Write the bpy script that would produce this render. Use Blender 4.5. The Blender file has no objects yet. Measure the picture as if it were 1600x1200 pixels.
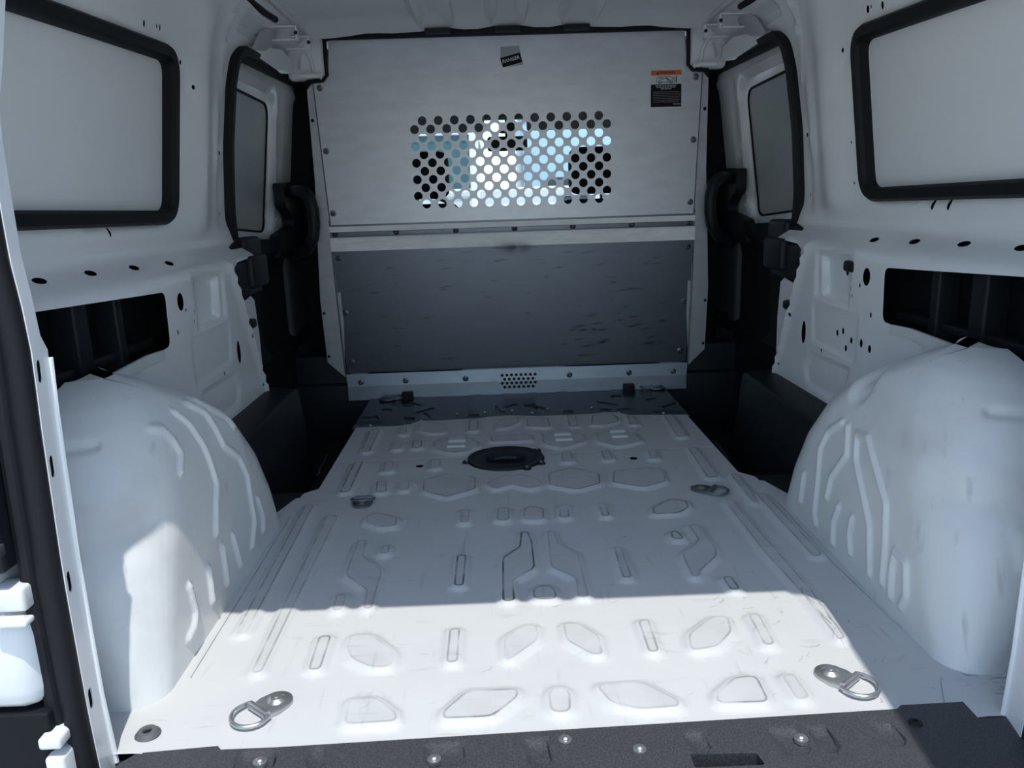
import bpy, bmesh, math, random
import numpy as np
from mathutils import Vector, Matrix
from mathutils.geometry import delaunay_2d_cdt
S = bpy.context.scene
C = S.collection
random.seed(5)

# ---------------------------------------------------------------- camera, world, sun, exposure
def setup_view():
    x0, p, yaw, roll, F, h = -.0722, .2335, .0166, -.0324, 1200., .74
    cy, sy, cp, sp = math.cos(yaw), math.sin(yaw), math.cos(p), math.sin(p)
    f = Vector((sy*cp, cy*cp, -sp)); r = Vector((cy, -sy, 0)); u = r.cross(f)
    c, s = math.cos(roll), math.sin(roll)
    r2 = c*r+s*u; u2 = -s*r+c*u
    M = Matrix((( r2.x, u2.x, -f.x, x0), (r2.y, u2.y, -f.y, 0), (r2.z, u2.z, -f.z, h), (0, 0, 0, 1)))
    cam = bpy.data.objects.new('camera', bpy.data.cameras.new('camera'))
    cam.matrix_world = M
    cam.data.sensor_fit = 'HORIZONTAL'; cam.data.sensor_width = 36
    cam.data.lens = 36*F/1600; cam.data.clip_start = .02
    C.objects.link(cam); S.camera = cam
setup_view()
S.view_settings.view_transform = 'Standard'; S.view_settings.look = 'None'
S.view_settings.gamma = 1; S.view_settings.use_curve_mapping = False
S.view_settings.exposure = 0.0
SUN = Vector((-.07, .36, -1)).normalized()          # travel direction of the sunlight
w = bpy.data.worlds.new('world'); S.world = w; w.use_nodes = True
nt = w.node_tree; sky = nt.nodes.new('ShaderNodeTexSky')
sky.sky_type = 'NISHITA'; sky.sun_disc = False
sky.sun_elevation = math.radians(70); sky.sun_rotation = math.radians(180)
sky.air_density = 1.0; sky.dust_density = 0.4; sky.ozone_density = 1.0
bg = nt.nodes['Background']; nt.links.new(sky.outputs[0], bg.inputs[0]); bg.inputs[1].default_value = .275
sl = bpy.data.lights.new('sun', 'SUN'); sl.energy = 3.75; sl.angle = math.radians(.55); sl.color = (1, .975, .93)
so = bpy.data.objects.new('sun', sl); so.rotation_euler = SUN.to_track_quat('-Z', 'Y').to_euler(); C.objects.link(so)

# ---------------------------------------------------------------- helpers
def tag(o, label=None, cat=None, group=None, kind=None):
    for k, v in (('label', label), ('category', cat), ('group', group), ('kind', kind)):
        if v: o[k] = v
    return o
def empty(name, loc=(0, 0, 0), rot=(0, 0, 0), **k):
    o = bpy.data.objects.new(name, None); o.location = loc; o.rotation_euler = rot
    o.empty_display_size = .05; C.objects.link(o); return tag(o, **k)
def obj(name, me, mat=None, parent=None, smooth=35, **k):
    if isinstance(me, bmesh.types.BMesh):
        bm = me; me = bpy.data.meshes.new(name); bm.to_mesh(me); bm.free()
    if mat and not me.materials: me.materials.append(mat)
    if smooth:
        for p in me.polygons: p.use_smooth = True
        me.set_sharp_from_angle(angle=math.radians(smooth))
    o = bpy.data.objects.new(name, me); C.objects.link(o)
    if parent: o.parent = parent
    return tag(o, **k)
def copy_tree(o, parent=None):
    c = o.copy(); C.objects.link(c); c.parent = parent
    for ch in o.children: copy_tree(ch, c)
    return c
def add_box(bm, a, b, bevel=0, M=None):
    r = bmesh.ops.create_cube(bm, size=1)
    vs = r['verts']
    for v in vs:
        v.co = Vector(((v.co.x+.5)*(b[0]-a[0])+a[0], (v.co.y+.5)*(b[1]-a[1])+a[1], (v.co.z+.5)*(b[2]-a[2])+a[2]))
    if bevel:
        es = list({e for v in vs for e in v.link_edges})
        g = bmesh.ops.bevel(bm, geom=es, offset=bevel, segments=3, affect='EDGES', profile=.5)
        vs = list({v for f in g['faces'] for v in f.verts} | {v for v in vs if v.is_valid})
    if M: bmesh.ops.transform(bm, matrix=M, verts=vs)
    return vs
def box(name, a, b, mat, parent=None, bevel=.004, M=None, **k):
    bm = bmesh.new(); add_box(bm, a, b, bevel, M); return obj(name, bm, mat, parent, **k)
def add_lathe(bm, prof, n=20, M=None):
    rings = []
    for r, z in prof:
        if r < 1e-6: rings.append([bm.verts.new((0, 0, z))])
        else: rings.append([bm.verts.new((r*math.cos(2*math.pi*i/n), r*math.sin(2*math.pi*i/n), z)) for i in range(n)])
    for a, b in zip(rings, rings[1:]):
        for i in range(n):
            j = (i+1) % n
            if len(a) == 1 and len(b) == 1: continue
            if len(a) == 1: bm.faces.new((a[0], b[i], b[j]))
            elif len(b) == 1: bm.faces.new((a[i], a[j], b[0]))
            else: bm.faces.new((a[i], a[j], b[j], b[i]))
    vs = [v for r in rings for v in r]
    if M: bmesh.ops.transform(bm, matrix=M, verts=vs)
def add_tube(bm, pts, r, n=10, closed=False, sx=1, up=None):
    pts = [Vector(p) for p in pts]; rings = []; m = len(pts); prev = None
    for i, p in enumerate(pts):
        a = pts[i-1] if (i or closed) else pts[0]; b = pts[(i+1) % m] if (i < m-1 or closed) else pts[-1]
        t = (b-a).normalized()
        s = (up.cross(t) if up else (prev - prev.dot(t)*t if prev else t.orthogonal())).normalized()
        prev = s; q = t.cross(s)
        rr = r[i] if isinstance(r, (list, tuple)) else r
        rings.append([bm.verts.new(p + (s*math.cos(2*math.pi*k/n)*sx + q*math.sin(2*math.pi*k/n))*rr) for k in range(n)])
    for i in range(m if closed else m-1):
        a, b = rings[i], rings[(i+1) % m]
        for k in range(n):
            bm.faces.new((a[k], a[(k+1) % n], b[(k+1) % n], b[k]))
    if not closed:
        bm.faces.new(rings[0][::-1]); bm.faces.new(rings[-1])
def rnd(poly, r, n=5):
    out = []; m = len(poly)
    for i in range(m):
        p = np.array(poly[i], float); a = np.array(poly[i-1], float); b = np.array(poly[(i+1) % m], float)
        la, lb = np.linalg.norm(a-p), np.linalg.norm(b-p); rr = min(r, la*.45, lb*.45)
        if rr < 1e-5: out.append(tuple(p)); continue
        A = p+(a-p)/la*rr; B = p+(b-p)/lb*rr
        for k in range(n+1):
            t = k/n; out.append(tuple((1-t)**2*A+2*t*(1-t)*p+t*t*B))
    return out
def circ(u, v, r, n=16, rv=None):
    rv = rv or r
    return [(u+r*math.cos(2*math.pi*i/n), v+rv*math.sin(2*math.pi*i/n)) for i in range(n)]
def area(poly):
    p = np.array(poly); q = np.roll(p, -1, 0); return .5*np.sum(p[:, 0]*q[:, 1]-q[:, 0]*p[:, 1])
def offset(poly, d):
    p = np.array(poly, float)
    if area(poly) < 0: p = p[::-1]
    a = p-np.roll(p, 1, 0); b = np.roll(p, -1, 0)-p
    na = np.stack([a[:, 1], -a[:, 0]], 1); nb = np.stack([b[:, 1], -b[:, 0]], 1)
    na /= np.linalg.norm(na, axis=1)[:, None]+1e-12; nb /= np.linalg.norm(nb, axis=1)[:, None]+1e-12
    n = na+nb; n /= np.linalg.norm(n, axis=1)[:, None]+1e-12
    c = np.clip((n*na).sum(1), .5, 1)
    return [tuple(x) for x in p+n*(d/c)[:, None]]
def inside(P, poly):
    q = np.array(poly); x, y = P[:, 0], P[:, 1]; r = np.zeros(len(P), bool)
    for (x1, y1), (x2, y2) in zip(q, np.roll(q, -1, 0)):
        if y1 == y2: continue
        c = ((y1 > y) != (y2 > y)) & (x < (x2-x1)*(y-y1)/(y2-y1)+x1); r ^= c
    return r
def seg_dist(P, pts, closed=False):
    d = np.full(len(P), 1e9); n = len(pts)
    for i in range(n if closed else n-1):
        a = np.array(pts[i]); b = np.array(pts[(i+1) % n]); ab = b-a
        t = np.clip(((P-a)@ab)/(ab@ab+1e-15), 0, 1)
        d = np.minimum(d, np.linalg.norm(P-(a+t[:, None]*ab), axis=1))
    return d
def sdf(P, poly):
    d = seg_dist(P, poly, True); return np.where(inside(P, poly), d, -d)
def sm(t):
    t = np.clip(t, 0, 1); return t*t*(3-2*t)
def plate(outer, holes=(), fmap=None, t=0., grid=None, extra=(), gu=None, attr=None):
    """triangulated sheet in (u,v) with real holes; fmap(P, depth)->(n,3); t = thickness"""
    pts = []; edges = []
    if grid:
        st = max(grid); dn = []
        for a, b in zip(outer, outer[1:]+outer[:1]):
            k = max(1, int(math.hypot(b[0]-a[0], b[1]-a[1])/st)); dn += [(a[0]+(b[0]-a[0])*i/k, a[1]+(b[1]-a[1])*i/k) for i in range(k)]
        outer = dn
    def loop(l, closed=True):
        s = len(pts); pts.extend(l); n = len(l)
        edges.extend((s+i, s+(i+1) % n) for i in range(n if closed else n-1))
    loop(outer)
    for h in holes: loop(h)
    for l, cl in extra: loop(l, cl)
    if grid or gu:
        o = np.array(outer); lo, hi = o.min(0), o.max(0)
        us = np.arange(lo[0]+grid[0]*.5, hi[0], grid[0]); vs = np.arange(lo[1]+grid[1]*.5, hi[1], grid[1])
        if gu is not None: vs = np.unique(np.concatenate([vs, gu]))
        G = np.stack(np.meshgrid(us, vs), -1).reshape(-1, 2)
        G = G[inside(G, outer)]
        for h in holes: G = G[~inside(G, h)]
        G = G[seg_dist(G, outer, True) > min(grid)*.3]
        pts.extend(map(tuple, G))
    V, E, F, *_ = delaunay_2d_cdt([Vector(p) for p in pts], edges, [], 0, 1e-6)
    V = np.array([(v.x, v.y) for v in V]); F = np.array([f for f in F if len(f) == 3])
    cen = V[F].mean(1); keep = inside(cen, outer)
    for h in holes: keep &= ~inside(cen, h)
    F = F[keep]
    if t:
        ed = {}
        for f in F:
            for a, b in ((f[0], f[1]), (f[1], f[2]), (f[2], f[0])): ed[(a, b)] = 1
        bnd = [(a, b) for a, b in ed if (b, a) not in ed]
        n = len(V); X = np.concatenate([fmap(V, 0.), fmap(V, t)])
        faces = [tuple(map(int, f)) for f in F]+[(int(f[0]+n), int(f[2]+n), int(f[1]+n)) for f in F]
        faces += [(int(b), int(a), int(a+n), int(b+n)) for a, b in bnd]
    else:
        X = fmap(V, 0.); faces = [tuple(map(int, f)) for f in F]
    me = bpy.data.meshes.new('plate'); me.from_pydata(X.tolist(), [], faces)
    if attr:
        at = me.attributes.new('dirt', 'FLOAT', 'POINT'); val = attr(V)
        if t: val = np.concatenate([val, val*0])
        at.data.foreach_set('value', val.astype(np.float32))
    me.validate()
    bm = bmesh.new(); bm.from_mesh(me)
    loose = [v for v in bm.verts if not v.link_faces]
    bmesh.ops.delete(bm, geom=loose, context='VERTS')
    if t: bmesh.ops.recalc_face_normals(bm, faces=bm.faces)
    bm.to_mesh(me); bm.free(); return me
def flat(o, U, Vv, N):
    o, U, Vv, N = (np.array(a, float) for a in (o, U, Vv, N))
    return lambda P, d: o+P[:, :1]*U+P[:, 1:2]*Vv+N*d

# ---------------------------------------------------------------- materials
def mat(name, col, rough=.5, metal=0., coat=0., noise=None, bump=None, dirt=False, spec=.5, grime=None, emit=None):
    m = bpy.data.materials.new(name); m.use_nodes = True; n = m.node_tree; L = n.links.new
    b = n.nodes['Principled BSDF']; b.inputs['Roughness'].default_value = rough
    b.inputs['Metallic'].default_value = metal; b.inputs['Coat Weight'].default_value = coat
    b.inputs['Coat Roughness'].default_value = .12; b.inputs['Specular IOR Level'].default_value = spec
    b.inputs['Base Color'].default_value = (*col, 1)
    tc = n.nodes.new('ShaderNodeTexCoord'); cur = None
    def mix(fac, A, B):
        x = n.nodes.new('ShaderNodeMix'); x.data_type = 'RGBA'
        if isinstance(fac, (int, float)): x.inputs[0].default_value = fac
        else: L(fac, x.inputs[0])
        for k, v in ((6, A), (7, B)):
            if isinstance(v, tuple): x.inputs[k].default_value = (*v, 1)
            else: L(v, x.inputs[k])
        return x.outputs[2]
    def ntex(scale, det=4, stretch=None, lo=.4, hi=.6):
        t = n.nodes.new('ShaderNodeTexNoise'); t.inputs['Scale'].default_value = scale; t.inputs['Detail'].default_value = det
        if stretch:
            mp = n.nodes.new('ShaderNodeMapping'); mp.inputs['Scale'].default_value = stretch; L(tc.outputs['Object'], mp.inputs[0]); L(mp.outputs[0], t.inputs[0])
        else: L(tc.outputs['Object'], t.inputs[0])
        r = n.nodes.new('ShaderNodeMapRange'); r.inputs[1].default_value = lo; r.inputs[2].default_value = hi; L(t.outputs[0], r.inputs[0])
        return r.outputs[0]
    cur = tuple(col)
    for (sc, det, st, lo, hi, c2, amt) in (noise or []):
        f = ntex(sc, det, st, lo, hi); mm = n.nodes.new('ShaderNodeMath'); mm.operation = 'MULTIPLY'; mm.inputs[1].default_value = amt; L(f, mm.inputs[0])
        cur = mix(mm.outputs[0], cur, tuple(c2))
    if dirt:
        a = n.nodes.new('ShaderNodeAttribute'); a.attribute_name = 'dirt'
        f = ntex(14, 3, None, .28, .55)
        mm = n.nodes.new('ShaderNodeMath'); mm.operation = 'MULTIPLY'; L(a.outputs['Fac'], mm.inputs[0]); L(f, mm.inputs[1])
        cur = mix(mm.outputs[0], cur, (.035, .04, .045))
    if not isinstance(cur, tuple): L(cur, b.inputs['Base Color'])
    if bump:
        sc, det, st, s, d = bump
        t = n.nodes.new('ShaderNodeTexNoise'); t.inputs['Scale'].default_value = sc; t.inputs['Detail'].default_value = det
        mp = n.nodes.new('ShaderNodeMapping'); mp.inputs['Scale'].default_value = st or (1, 1, 1); L(tc.outputs['Object'], mp.inputs[0]); L(mp.outputs[0], t.inputs[0])
        bp = n.nodes.new('ShaderNodeBump'); bp.inputs['Strength'].default_value = s; bp.inputs['Distance'].default_value = d
        L(t.outputs[0], bp.inputs['Height']); L(bp.outputs[0], b.inputs['Normal'])
    return m
W_ = (.85, .865, .86)
M = dict(
 paint=mat('white_paint', W_, .38, 0, .25, noise=[(2.2, 5, None, .45, .75, (.62, .63, .62), .35)], bump=(1.2, 2, None, .12, .01)),
 floor=mat('floor_paint', (.565, .575, .565), .5, 0, .03, dirt=True, noise=[(3.5, 6, None, .45, .8, (.50, .50, .49), .5), (60, 3, (1, .12, 1), .62, .72, (.40, .40, .40), .35), (55, 3, (.15, 1, 1), .64, .74, (.38, .38, .38), .35)], bump=(9, 3, None, .12, .004)),
 arch=mat('arch_paint', (.70, .715, .70), .42, 0, .2, noise=[(6, 6, None, .52, .8, (.42, .40, .38), .55), (45, 4, (1, .5, .15), .64, .74, (.33, .31, .30), .4)], bump=(3, 3, None, .1, .006)),
 ceil=mat('roof_paint', (.90, .915, .90), .5),
 plug=mat('plug_panel', (.83, .85, .84), .6, 0, 0, noise=[(3, 4, None, .4, .7, (.77, .79, .78), .5)]),
 doorplug=mat('door_window_panel', (.44, .465, .455), .5, noise=[(4, 4, None, .4, .7, (.37, .40, .39), .5)]),
 rubber=mat('rubber', (.007, .0075, .009), .6, spec=.25),
 black=mat('black_plastic', (.010, .012, .015), .5, spec=.3, bump=(350, 2, None, .15, .001)),
 sill=mat('sill_plastic', (.035, .036, .04), .5, noise=[(380, 2, None, .45, .6, (.075, .075, .082), .6)], bump=(420, 2, None, .5, .001)),
 lining=mat('door_lining', (.005, .006, .008), .65, spec=.2),
 dark=mat('dark_cavity', (.012, .014, .018), .6, spec=.3),
 darkfloor=mat('dark_floor_sheet', (.012, .020, .034), .35, 0, .2, dirt=True),
 galv=mat('galvanised_steel', (.58, .60, .62), .46, .7, noise=[(28, 5, (.35, 1, 1), .4, .65, (.50, .52, .54), .7), (120, 2, None, .5, .7, (.56, .58, .60), .4), (14, 4, (.6, 1, 4), .68, .76, (.30, .31, .32), .4)], bump=(60, 3, (.5, 1, 1), .05, .002)),
 galvshade=mat('galvanised_steel_shaded', (.15, .172, .198), .40, .8, dirt=True, noise=[(26, 5, (.35, 1, 1), .4, .65, (.165, .19, .215), .7), (16, 5, (.6, 1, 4), .66, .72, (.07, .08, .09), .6)], bump=(60, 3, (.5, 1, 1), .05, .002)),  # same steel; shade and dark reflections put into the colour, plus scuffs
 galvbase=mat('galvanised_steel_foot', (.30, .345, .385), .42, .6, noise=[(26, 5, (.35, 1, 1), .4, .65, (.25, .29, .33), .7)]),
 galvlit=mat('galvanised_steel_lit', (.90, .90, .87), .5, 0, dirt=True, noise=[(30, 5, (.4, 1, 2), .4, .65, (.74, .75, .74), .7)]),  # same steel, the light on the rail put into the colour
 zinc=mat('zinc_plate', (.55, .56, .56), .35, .9, noise=[(60, 3, None, .4, .6, (.40, .41, .42), .5)]),
 zincold=mat('zinc_plate_dull', (.22, .24, .25), .4, .85),
 glass=None,
)
def glassmat():
    m = bpy.data.materials.new('windscreen_glass'); m.use_nodes = True; n = m.node_tree; n.nodes.clear()
    o = n.nodes.new('ShaderNodeOutputMaterial'); t = n.nodes.new('ShaderNodeBsdfTransparent'); g = n.nodes.new('ShaderNodeBsdfGlossy'); x = n.nodes.new('ShaderNodeMixShader')
    t.inputs[0].default_value = (.86, .95, .95, 1); g.inputs['Roughness'].default_value = .02
    x.inputs[0].default_value = .05
    n.links.new(t.outputs[0], x.inputs[1]); n.links.new(g.outputs[0], x.inputs[2]); n.links.new(x.outputs[0], o.inputs[0])
    return m
M['glass'] = glassmat()

# pressed shapes of the floor (metres: x across, y forward)
PADS = [
 [(-0.492,1.119),(-0.478,1.12),(-0.479,1.445),(-0.479,1.756),(-0.503,1.766),(-0.5,1.455)] ,
 [(-0.404,1.218),(-0.385,1.219),(-0.383,1.122),(-0.4,1.12)] ,
 [(-0.35,1.218),(-0.316,1.22),(-0.267,1.161),(-0.267,1.12),(-0.299,1.121),(-0.335,1.148),(-0.348,1.179)] ,
 [(-0.175,1.224),(-0.159,1.225),(-0.159,1.126),(-0.175,1.125)] ,
 [(-0.079,1.191),(-0.042,1.226),(-0.022,1.225),(-0.023,1.181),(-0.07,1.128),(-0.08,1.128)] ,
 [(-0.319,1.038),(-0.279,1.039),(-0.244,1.0),(-0.242,0.983),(-0.316,0.981)] ,
 [(-0.139,1.045),(-0.062,1.045),(-0.063,1.027),(-0.101,0.984),(-0.172,0.984),(-0.172,1.0)] ,
 [(0.026,1.229),(0.05,1.227),(0.082,1.185),(0.081,1.13),(0.065,1.131),(0.027,1.175)] ,
 [(0.16,1.226),(0.177,1.229),(0.175,1.132),(0.16,1.131)] ,
 [(0.239,1.179),(0.292,1.229),(0.318,1.227),(0.312,1.182),(0.274,1.138),(0.231,1.13),(0.233,1.153)] ,
 [(0.359,1.231),(0.376,1.232),(0.371,1.139),(0.355,1.136)] ,
 [(-0.014,1.031),(-0.005,1.044),(0.011,1.043),(0.017,1.029),(0.014,0.987),(-0.013,0.988)] ,
 [(0.061,1.047),(0.132,1.049),(0.177,1.001),(0.174,0.989),(0.118,0.986),(0.078,1.003)] ,
 [(0.239,1.013),(0.278,1.051),(0.311,1.052),(0.309,0.99),(0.235,0.992)] ,
 [(0.352,1.05),(0.37,1.052),(0.372,0.996),(0.353,0.992)] ,
 [(-0.406,1.751),(-0.382,1.766),(-0.332,1.733),(-0.329,1.685),(-0.367,1.683),(-0.402,1.716)] ,
 [(-0.177,1.765),(-0.157,1.765),(-0.159,1.691),(-0.175,1.691)] ,
 [(-0.087,1.768),(-0.062,1.77),(-0.062,1.693),(-0.089,1.694)] ,
 [(-0.021,1.759),(-0.0,1.774),(0.023,1.75),(0.019,1.69),(-0.026,1.695)] ,
 [(-0.175,1.516),(-0.158,1.516),(-0.159,1.384),(-0.175,1.385)] ,
 [(-0.345,1.541),(-0.342,1.578),(-0.329,1.577),(-0.327,1.54)] ,
 [(-0.403,1.61),(-0.387,1.609),(-0.38,1.53),(-0.33,1.46),(-0.328,1.31),(-0.341,1.31),(-0.346,1.381),(-0.399,1.446),(-0.402,1.485)] ,
 [(-0.402,1.364),(-0.385,1.364),(-0.384,1.309),(-0.4,1.309)] ,
 [(-0.035,1.622),(-0.021,1.621),(-0.014,1.569),(-0.015,1.445),(-0.062,1.397),(-0.059,1.317),(-0.08,1.316),(-0.078,1.497),(-0.04,1.546)] ,
 [(0.025,1.621),(0.037,1.62),(0.045,1.551),(0.08,1.504),(0.081,1.319),(0.063,1.318),(0.067,1.396),(0.021,1.446)] ,
 [(-0.022,1.348),(-0.009,1.368),(0.012,1.367),(0.022,1.339),(0.017,1.316),(-0.02,1.319)] ,
 [(0.162,1.526),(0.176,1.524),(0.175,1.39),(0.16,1.388)] ,
 [(0.3,1.591),(0.315,1.59),(0.32,1.553),(0.297,1.555)] ,
 [(0.349,1.624),(0.368,1.624),(0.375,1.499),(0.365,1.464),(0.317,1.407),(0.307,1.382),(0.297,1.383),(0.298,1.463),(0.304,1.484),(0.352,1.543),(0.349,1.603)] ,
 [(0.354,1.372),(0.369,1.374),(0.371,1.325),(0.355,1.324)] ,
 [(0.068,1.772),(0.084,1.772),(0.081,1.696),(0.059,1.698)] ,
 [(0.162,1.774),(0.176,1.776),(0.177,1.697),(0.162,1.696)] ,
 [(0.289,1.733),(0.341,1.781),(0.377,1.772),(0.373,1.729),(0.344,1.697),(0.282,1.696)] ,
 [(-0.512,2.49),(-0.482,2.503),(-0.48,2.257),(-0.503,2.259)] ,
 [(-0.415,2.511),(-0.393,2.508),(-0.384,2.424),(-0.408,2.427)] ,
 [(-0.353,2.555),(-0.278,2.545),(-0.256,2.457),(-0.265,2.426),(-0.309,2.431),(-0.348,2.469)] ,
 [(-0.18,2.568),(-0.152,2.564),(-0.15,2.435),(-0.178,2.439)] ,
 [(-0.085,2.52),(-0.055,2.569),(-0.012,2.573),(-0.014,2.511),(-0.051,2.464),(-0.085,2.452)] ,
 [(-0.412,2.35),(-0.391,2.348),(-0.385,2.273),(-0.409,2.269)] ,
 [(-0.353,2.35),(-0.327,2.352),(-0.323,2.273),(-0.349,2.272)] ,
 [(-0.287,2.335),(-0.234,2.374),(-0.183,2.368),(-0.145,2.302),(-0.144,2.259),(-0.208,2.211),(-0.244,2.229),(-0.283,2.275)] ,
 [(-0.104,2.373),(0.017,2.374),(0.021,2.312),(-0.104,2.312)] ,
 [(-0.507,2.159),(-0.484,2.161),(-0.481,1.92),(-0.503,1.917)] ,
 [(-0.416,2.155),(-0.392,2.155),(-0.388,2.072),(-0.41,2.068)] ,
 [(-0.282,2.159),(-0.255,2.156),(-0.252,2.08),(-0.278,2.077)] ,
 [(-0.415,1.988),(-0.393,1.991),(-0.382,1.91),(-0.407,1.907)] ,
 [(-0.352,1.987),(-0.328,1.99),(-0.325,1.919),(-0.347,1.916)] ,
 [(-0.287,1.985),(-0.228,2.03),(-0.149,1.993),(-0.147,1.906),(-0.218,1.857),(-0.283,1.905)] ,
 [(-0.117,1.944),(-0.074,1.993),(-0.021,1.998),(0.018,1.959),(0.027,1.91),(-0.003,1.894),(-0.049,1.932),(-0.092,1.899)] ,
 [(0.019,2.565),(0.09,2.556),(0.09,2.445),(0.017,2.463)] ,
 [(0.161,2.585),(0.188,2.581),(0.183,2.442),(0.155,2.442)] ,
 [(0.247,2.563),(0.309,2.59),(0.327,2.533),(0.324,2.487),(0.273,2.448),(0.23,2.454)] ,
 [(0.366,2.547),(0.384,2.545),(0.383,2.442),(0.357,2.437)] ,
 [(0.491,2.54),(0.521,2.536),(0.508,2.291),(0.479,2.286)] ,
 [(0.06,2.372),(0.106,2.4),(0.186,2.356),(0.19,2.283),(0.146,2.25),(0.111,2.224),(0.058,2.268)] ,
 [(0.234,2.35),(0.279,2.386),(0.352,2.351),(0.359,2.262),(0.282,2.218),(0.228,2.27)] ,
 [(0.105,2.181),(0.132,2.181),(0.13,2.095),(0.102,2.092)] ,
 [(0.225,2.178),(0.246,2.179),(0.248,2.102),(0.223,2.095)] ,
 [(0.363,2.172),(0.381,2.173),(0.378,2.093),(0.355,2.089)] ,
 [(0.054,2.002),(0.12,2.038),(0.19,1.987),(0.184,1.912),(0.12,1.874),(0.05,1.915)] ,
 [(0.233,1.994),(0.322,2.016),(0.366,2.004),(0.358,1.91),(0.294,1.872),(0.221,1.914)] ,
 [(0.485,2.179),(0.51,2.176),(0.505,1.929),(0.474,1.92)] ,
 [(0.472,1.767),(0.488,1.765),(0.497,1.499),(0.502,1.301),(0.494,1.149),(0.482,1.143),(0.483,1.294),(0.472,1.485)] ,
 [(0.562,1.795),(0.581,1.793),(0.583,1.454),(0.564,1.445)] ,
 [(0.54,1.937),(0.555,1.947),(0.548,1.763),(0.538,1.734)] ,
 [(-0.575,1.838),(-0.555,1.836),(-0.54,1.241),(-0.558,1.239)] ,
]
MARKS = [[(-0.58, 2.696), (-0.525, 2.707), (-0.512, 2.658), (-0.557, 2.645)], [(-0.588, 2.622), (-0.485, 2.608), (-0.475, 2.571), (-0.575, 2.575)], [(-0.516, 2.797), (-0.483, 2.792), (-0.479, 2.761), (-0.512, 2.765)], [(-0.416, 2.867), (-0.374, 2.829), (-0.383, 2.809), (-0.423, 2.836)], [(-0.385, 2.728), (-0.327, 2.791), (-0.32, 2.769), (-0.373, 2.706)], [(-0.42, 2.664), (-0.384, 2.659), (-0.381, 2.631), (-0.411, 2.626)], [(-0.359, 2.724), (-0.342, 2.712), (-0.321, 2.641), (-0.351, 2.642)], [(-0.185, 2.671), (-0.152, 2.666), (-0.151, 2.634), (-0.184, 2.638)], [(-0.089, 2.788), (-0.074, 2.704), (-0.053, 2.682), (-0.084, 2.676)], [(-0.057, 2.753), (-0.013, 2.799), (-0.008, 2.777), (-0.052, 2.731)], [(0.014, 2.795), (0.066, 2.745), (0.059, 2.716), (0.018, 2.763)]] + [[(0.012, 2.792), (0.057, 2.774), (0.061, 2.741), (0.017, 2.769)], [(0.056, 2.753), (0.093, 2.726), (0.086, 2.663), (0.063, 2.687)], [(0.156, 2.674), (0.189, 2.67), (0.187, 2.633), (0.155, 2.637)], [(0.29, 2.797), (0.36, 2.742), (0.351, 2.721), (0.293, 2.774)], [(0.356, 2.869), (0.393, 2.864), (0.385, 2.829), (0.354, 2.834)], [(0.29, 2.687), (0.328, 2.682), (0.319, 2.641), (0.29, 2.645)], [(0.352, 2.678), (0.39, 2.673), (0.382, 2.643), (0.35, 2.647)], [(0.479, 2.804), (0.518, 2.81), (0.508, 2.777), (0.479, 2.776)], [(0.517, 2.687), (0.578, 2.733), (0.578, 2.711), (0.516, 2.655)], [(0.481, 2.619), (0.586, 2.604), (0.578, 2.571), (0.479, 2.585)]]
RIBS_L = [[(1.446, 0.386), (1.469, 0.367), (1.537, 0.331), (1.559, 0.301)], [(1.408, 0.389), (1.449, 0.363), (1.467, 0.324), (1.48, 0.285), (1.542, 0.239), (1.565, 0.187), (1.559, 0.137), (1.557, 0.085), (1.519, 0.046)], [(1.348, 0.389), (1.367, 0.367), (1.392, 0.317), (1.402, 0.275), (1.406, 0.229), (1.379, 0.196), (1.355, 0.151)], [(1.259, 0.386), (1.28, 0.379), (1.288, 0.36), (1.301, 0.327), (1.276, 0.301)], [(1.428, 0.111), (1.441, 0.043)], [(1.37, 0.115), (1.361, 0.043)], [(1.294, 0.108), (1.285, 0.049)], [(1.208, 0.118), (1.212, 0.069), (1.197, 0.049), (1.169, 0.043)], [(1.598, 0.121), (1.614, 0.072), (1.599, 0.046)]]
RIBS_R = [[(1.499, 0.278), (1.553, 0.242), (1.575, 0.196), (1.566, 0.128), (1.563, 0.052), (1.548, 0.033)], [(1.474, 0.275), (1.456, 0.223), (1.507, 0.157), (1.514, 0.108)], [(1.433, 0.272), (1.419, 0.226), (1.365, 0.167), (1.328, 0.124), (1.304, 0.039)], [(1.433, 0.272), (1.391, 0.278), (1.328, 0.223), (1.285, 0.187), (1.266, 0.108), (1.259, 0.046)], [(1.638, 0.115), (1.641, 0.049)], [(1.456, 0.111), (1.472, 0.069), (1.462, 0.029)], [(1.396, 0.111), (1.399, 0.075), (1.385, 0.043)], [(1.232, 0.118), (1.235, 0.088), (1.226, 0.036)], [(1.228, 0.118), (1.194, 0.115), (1.18, 0.062), (1.19, 0.036)]]
D = 2.966
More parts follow.
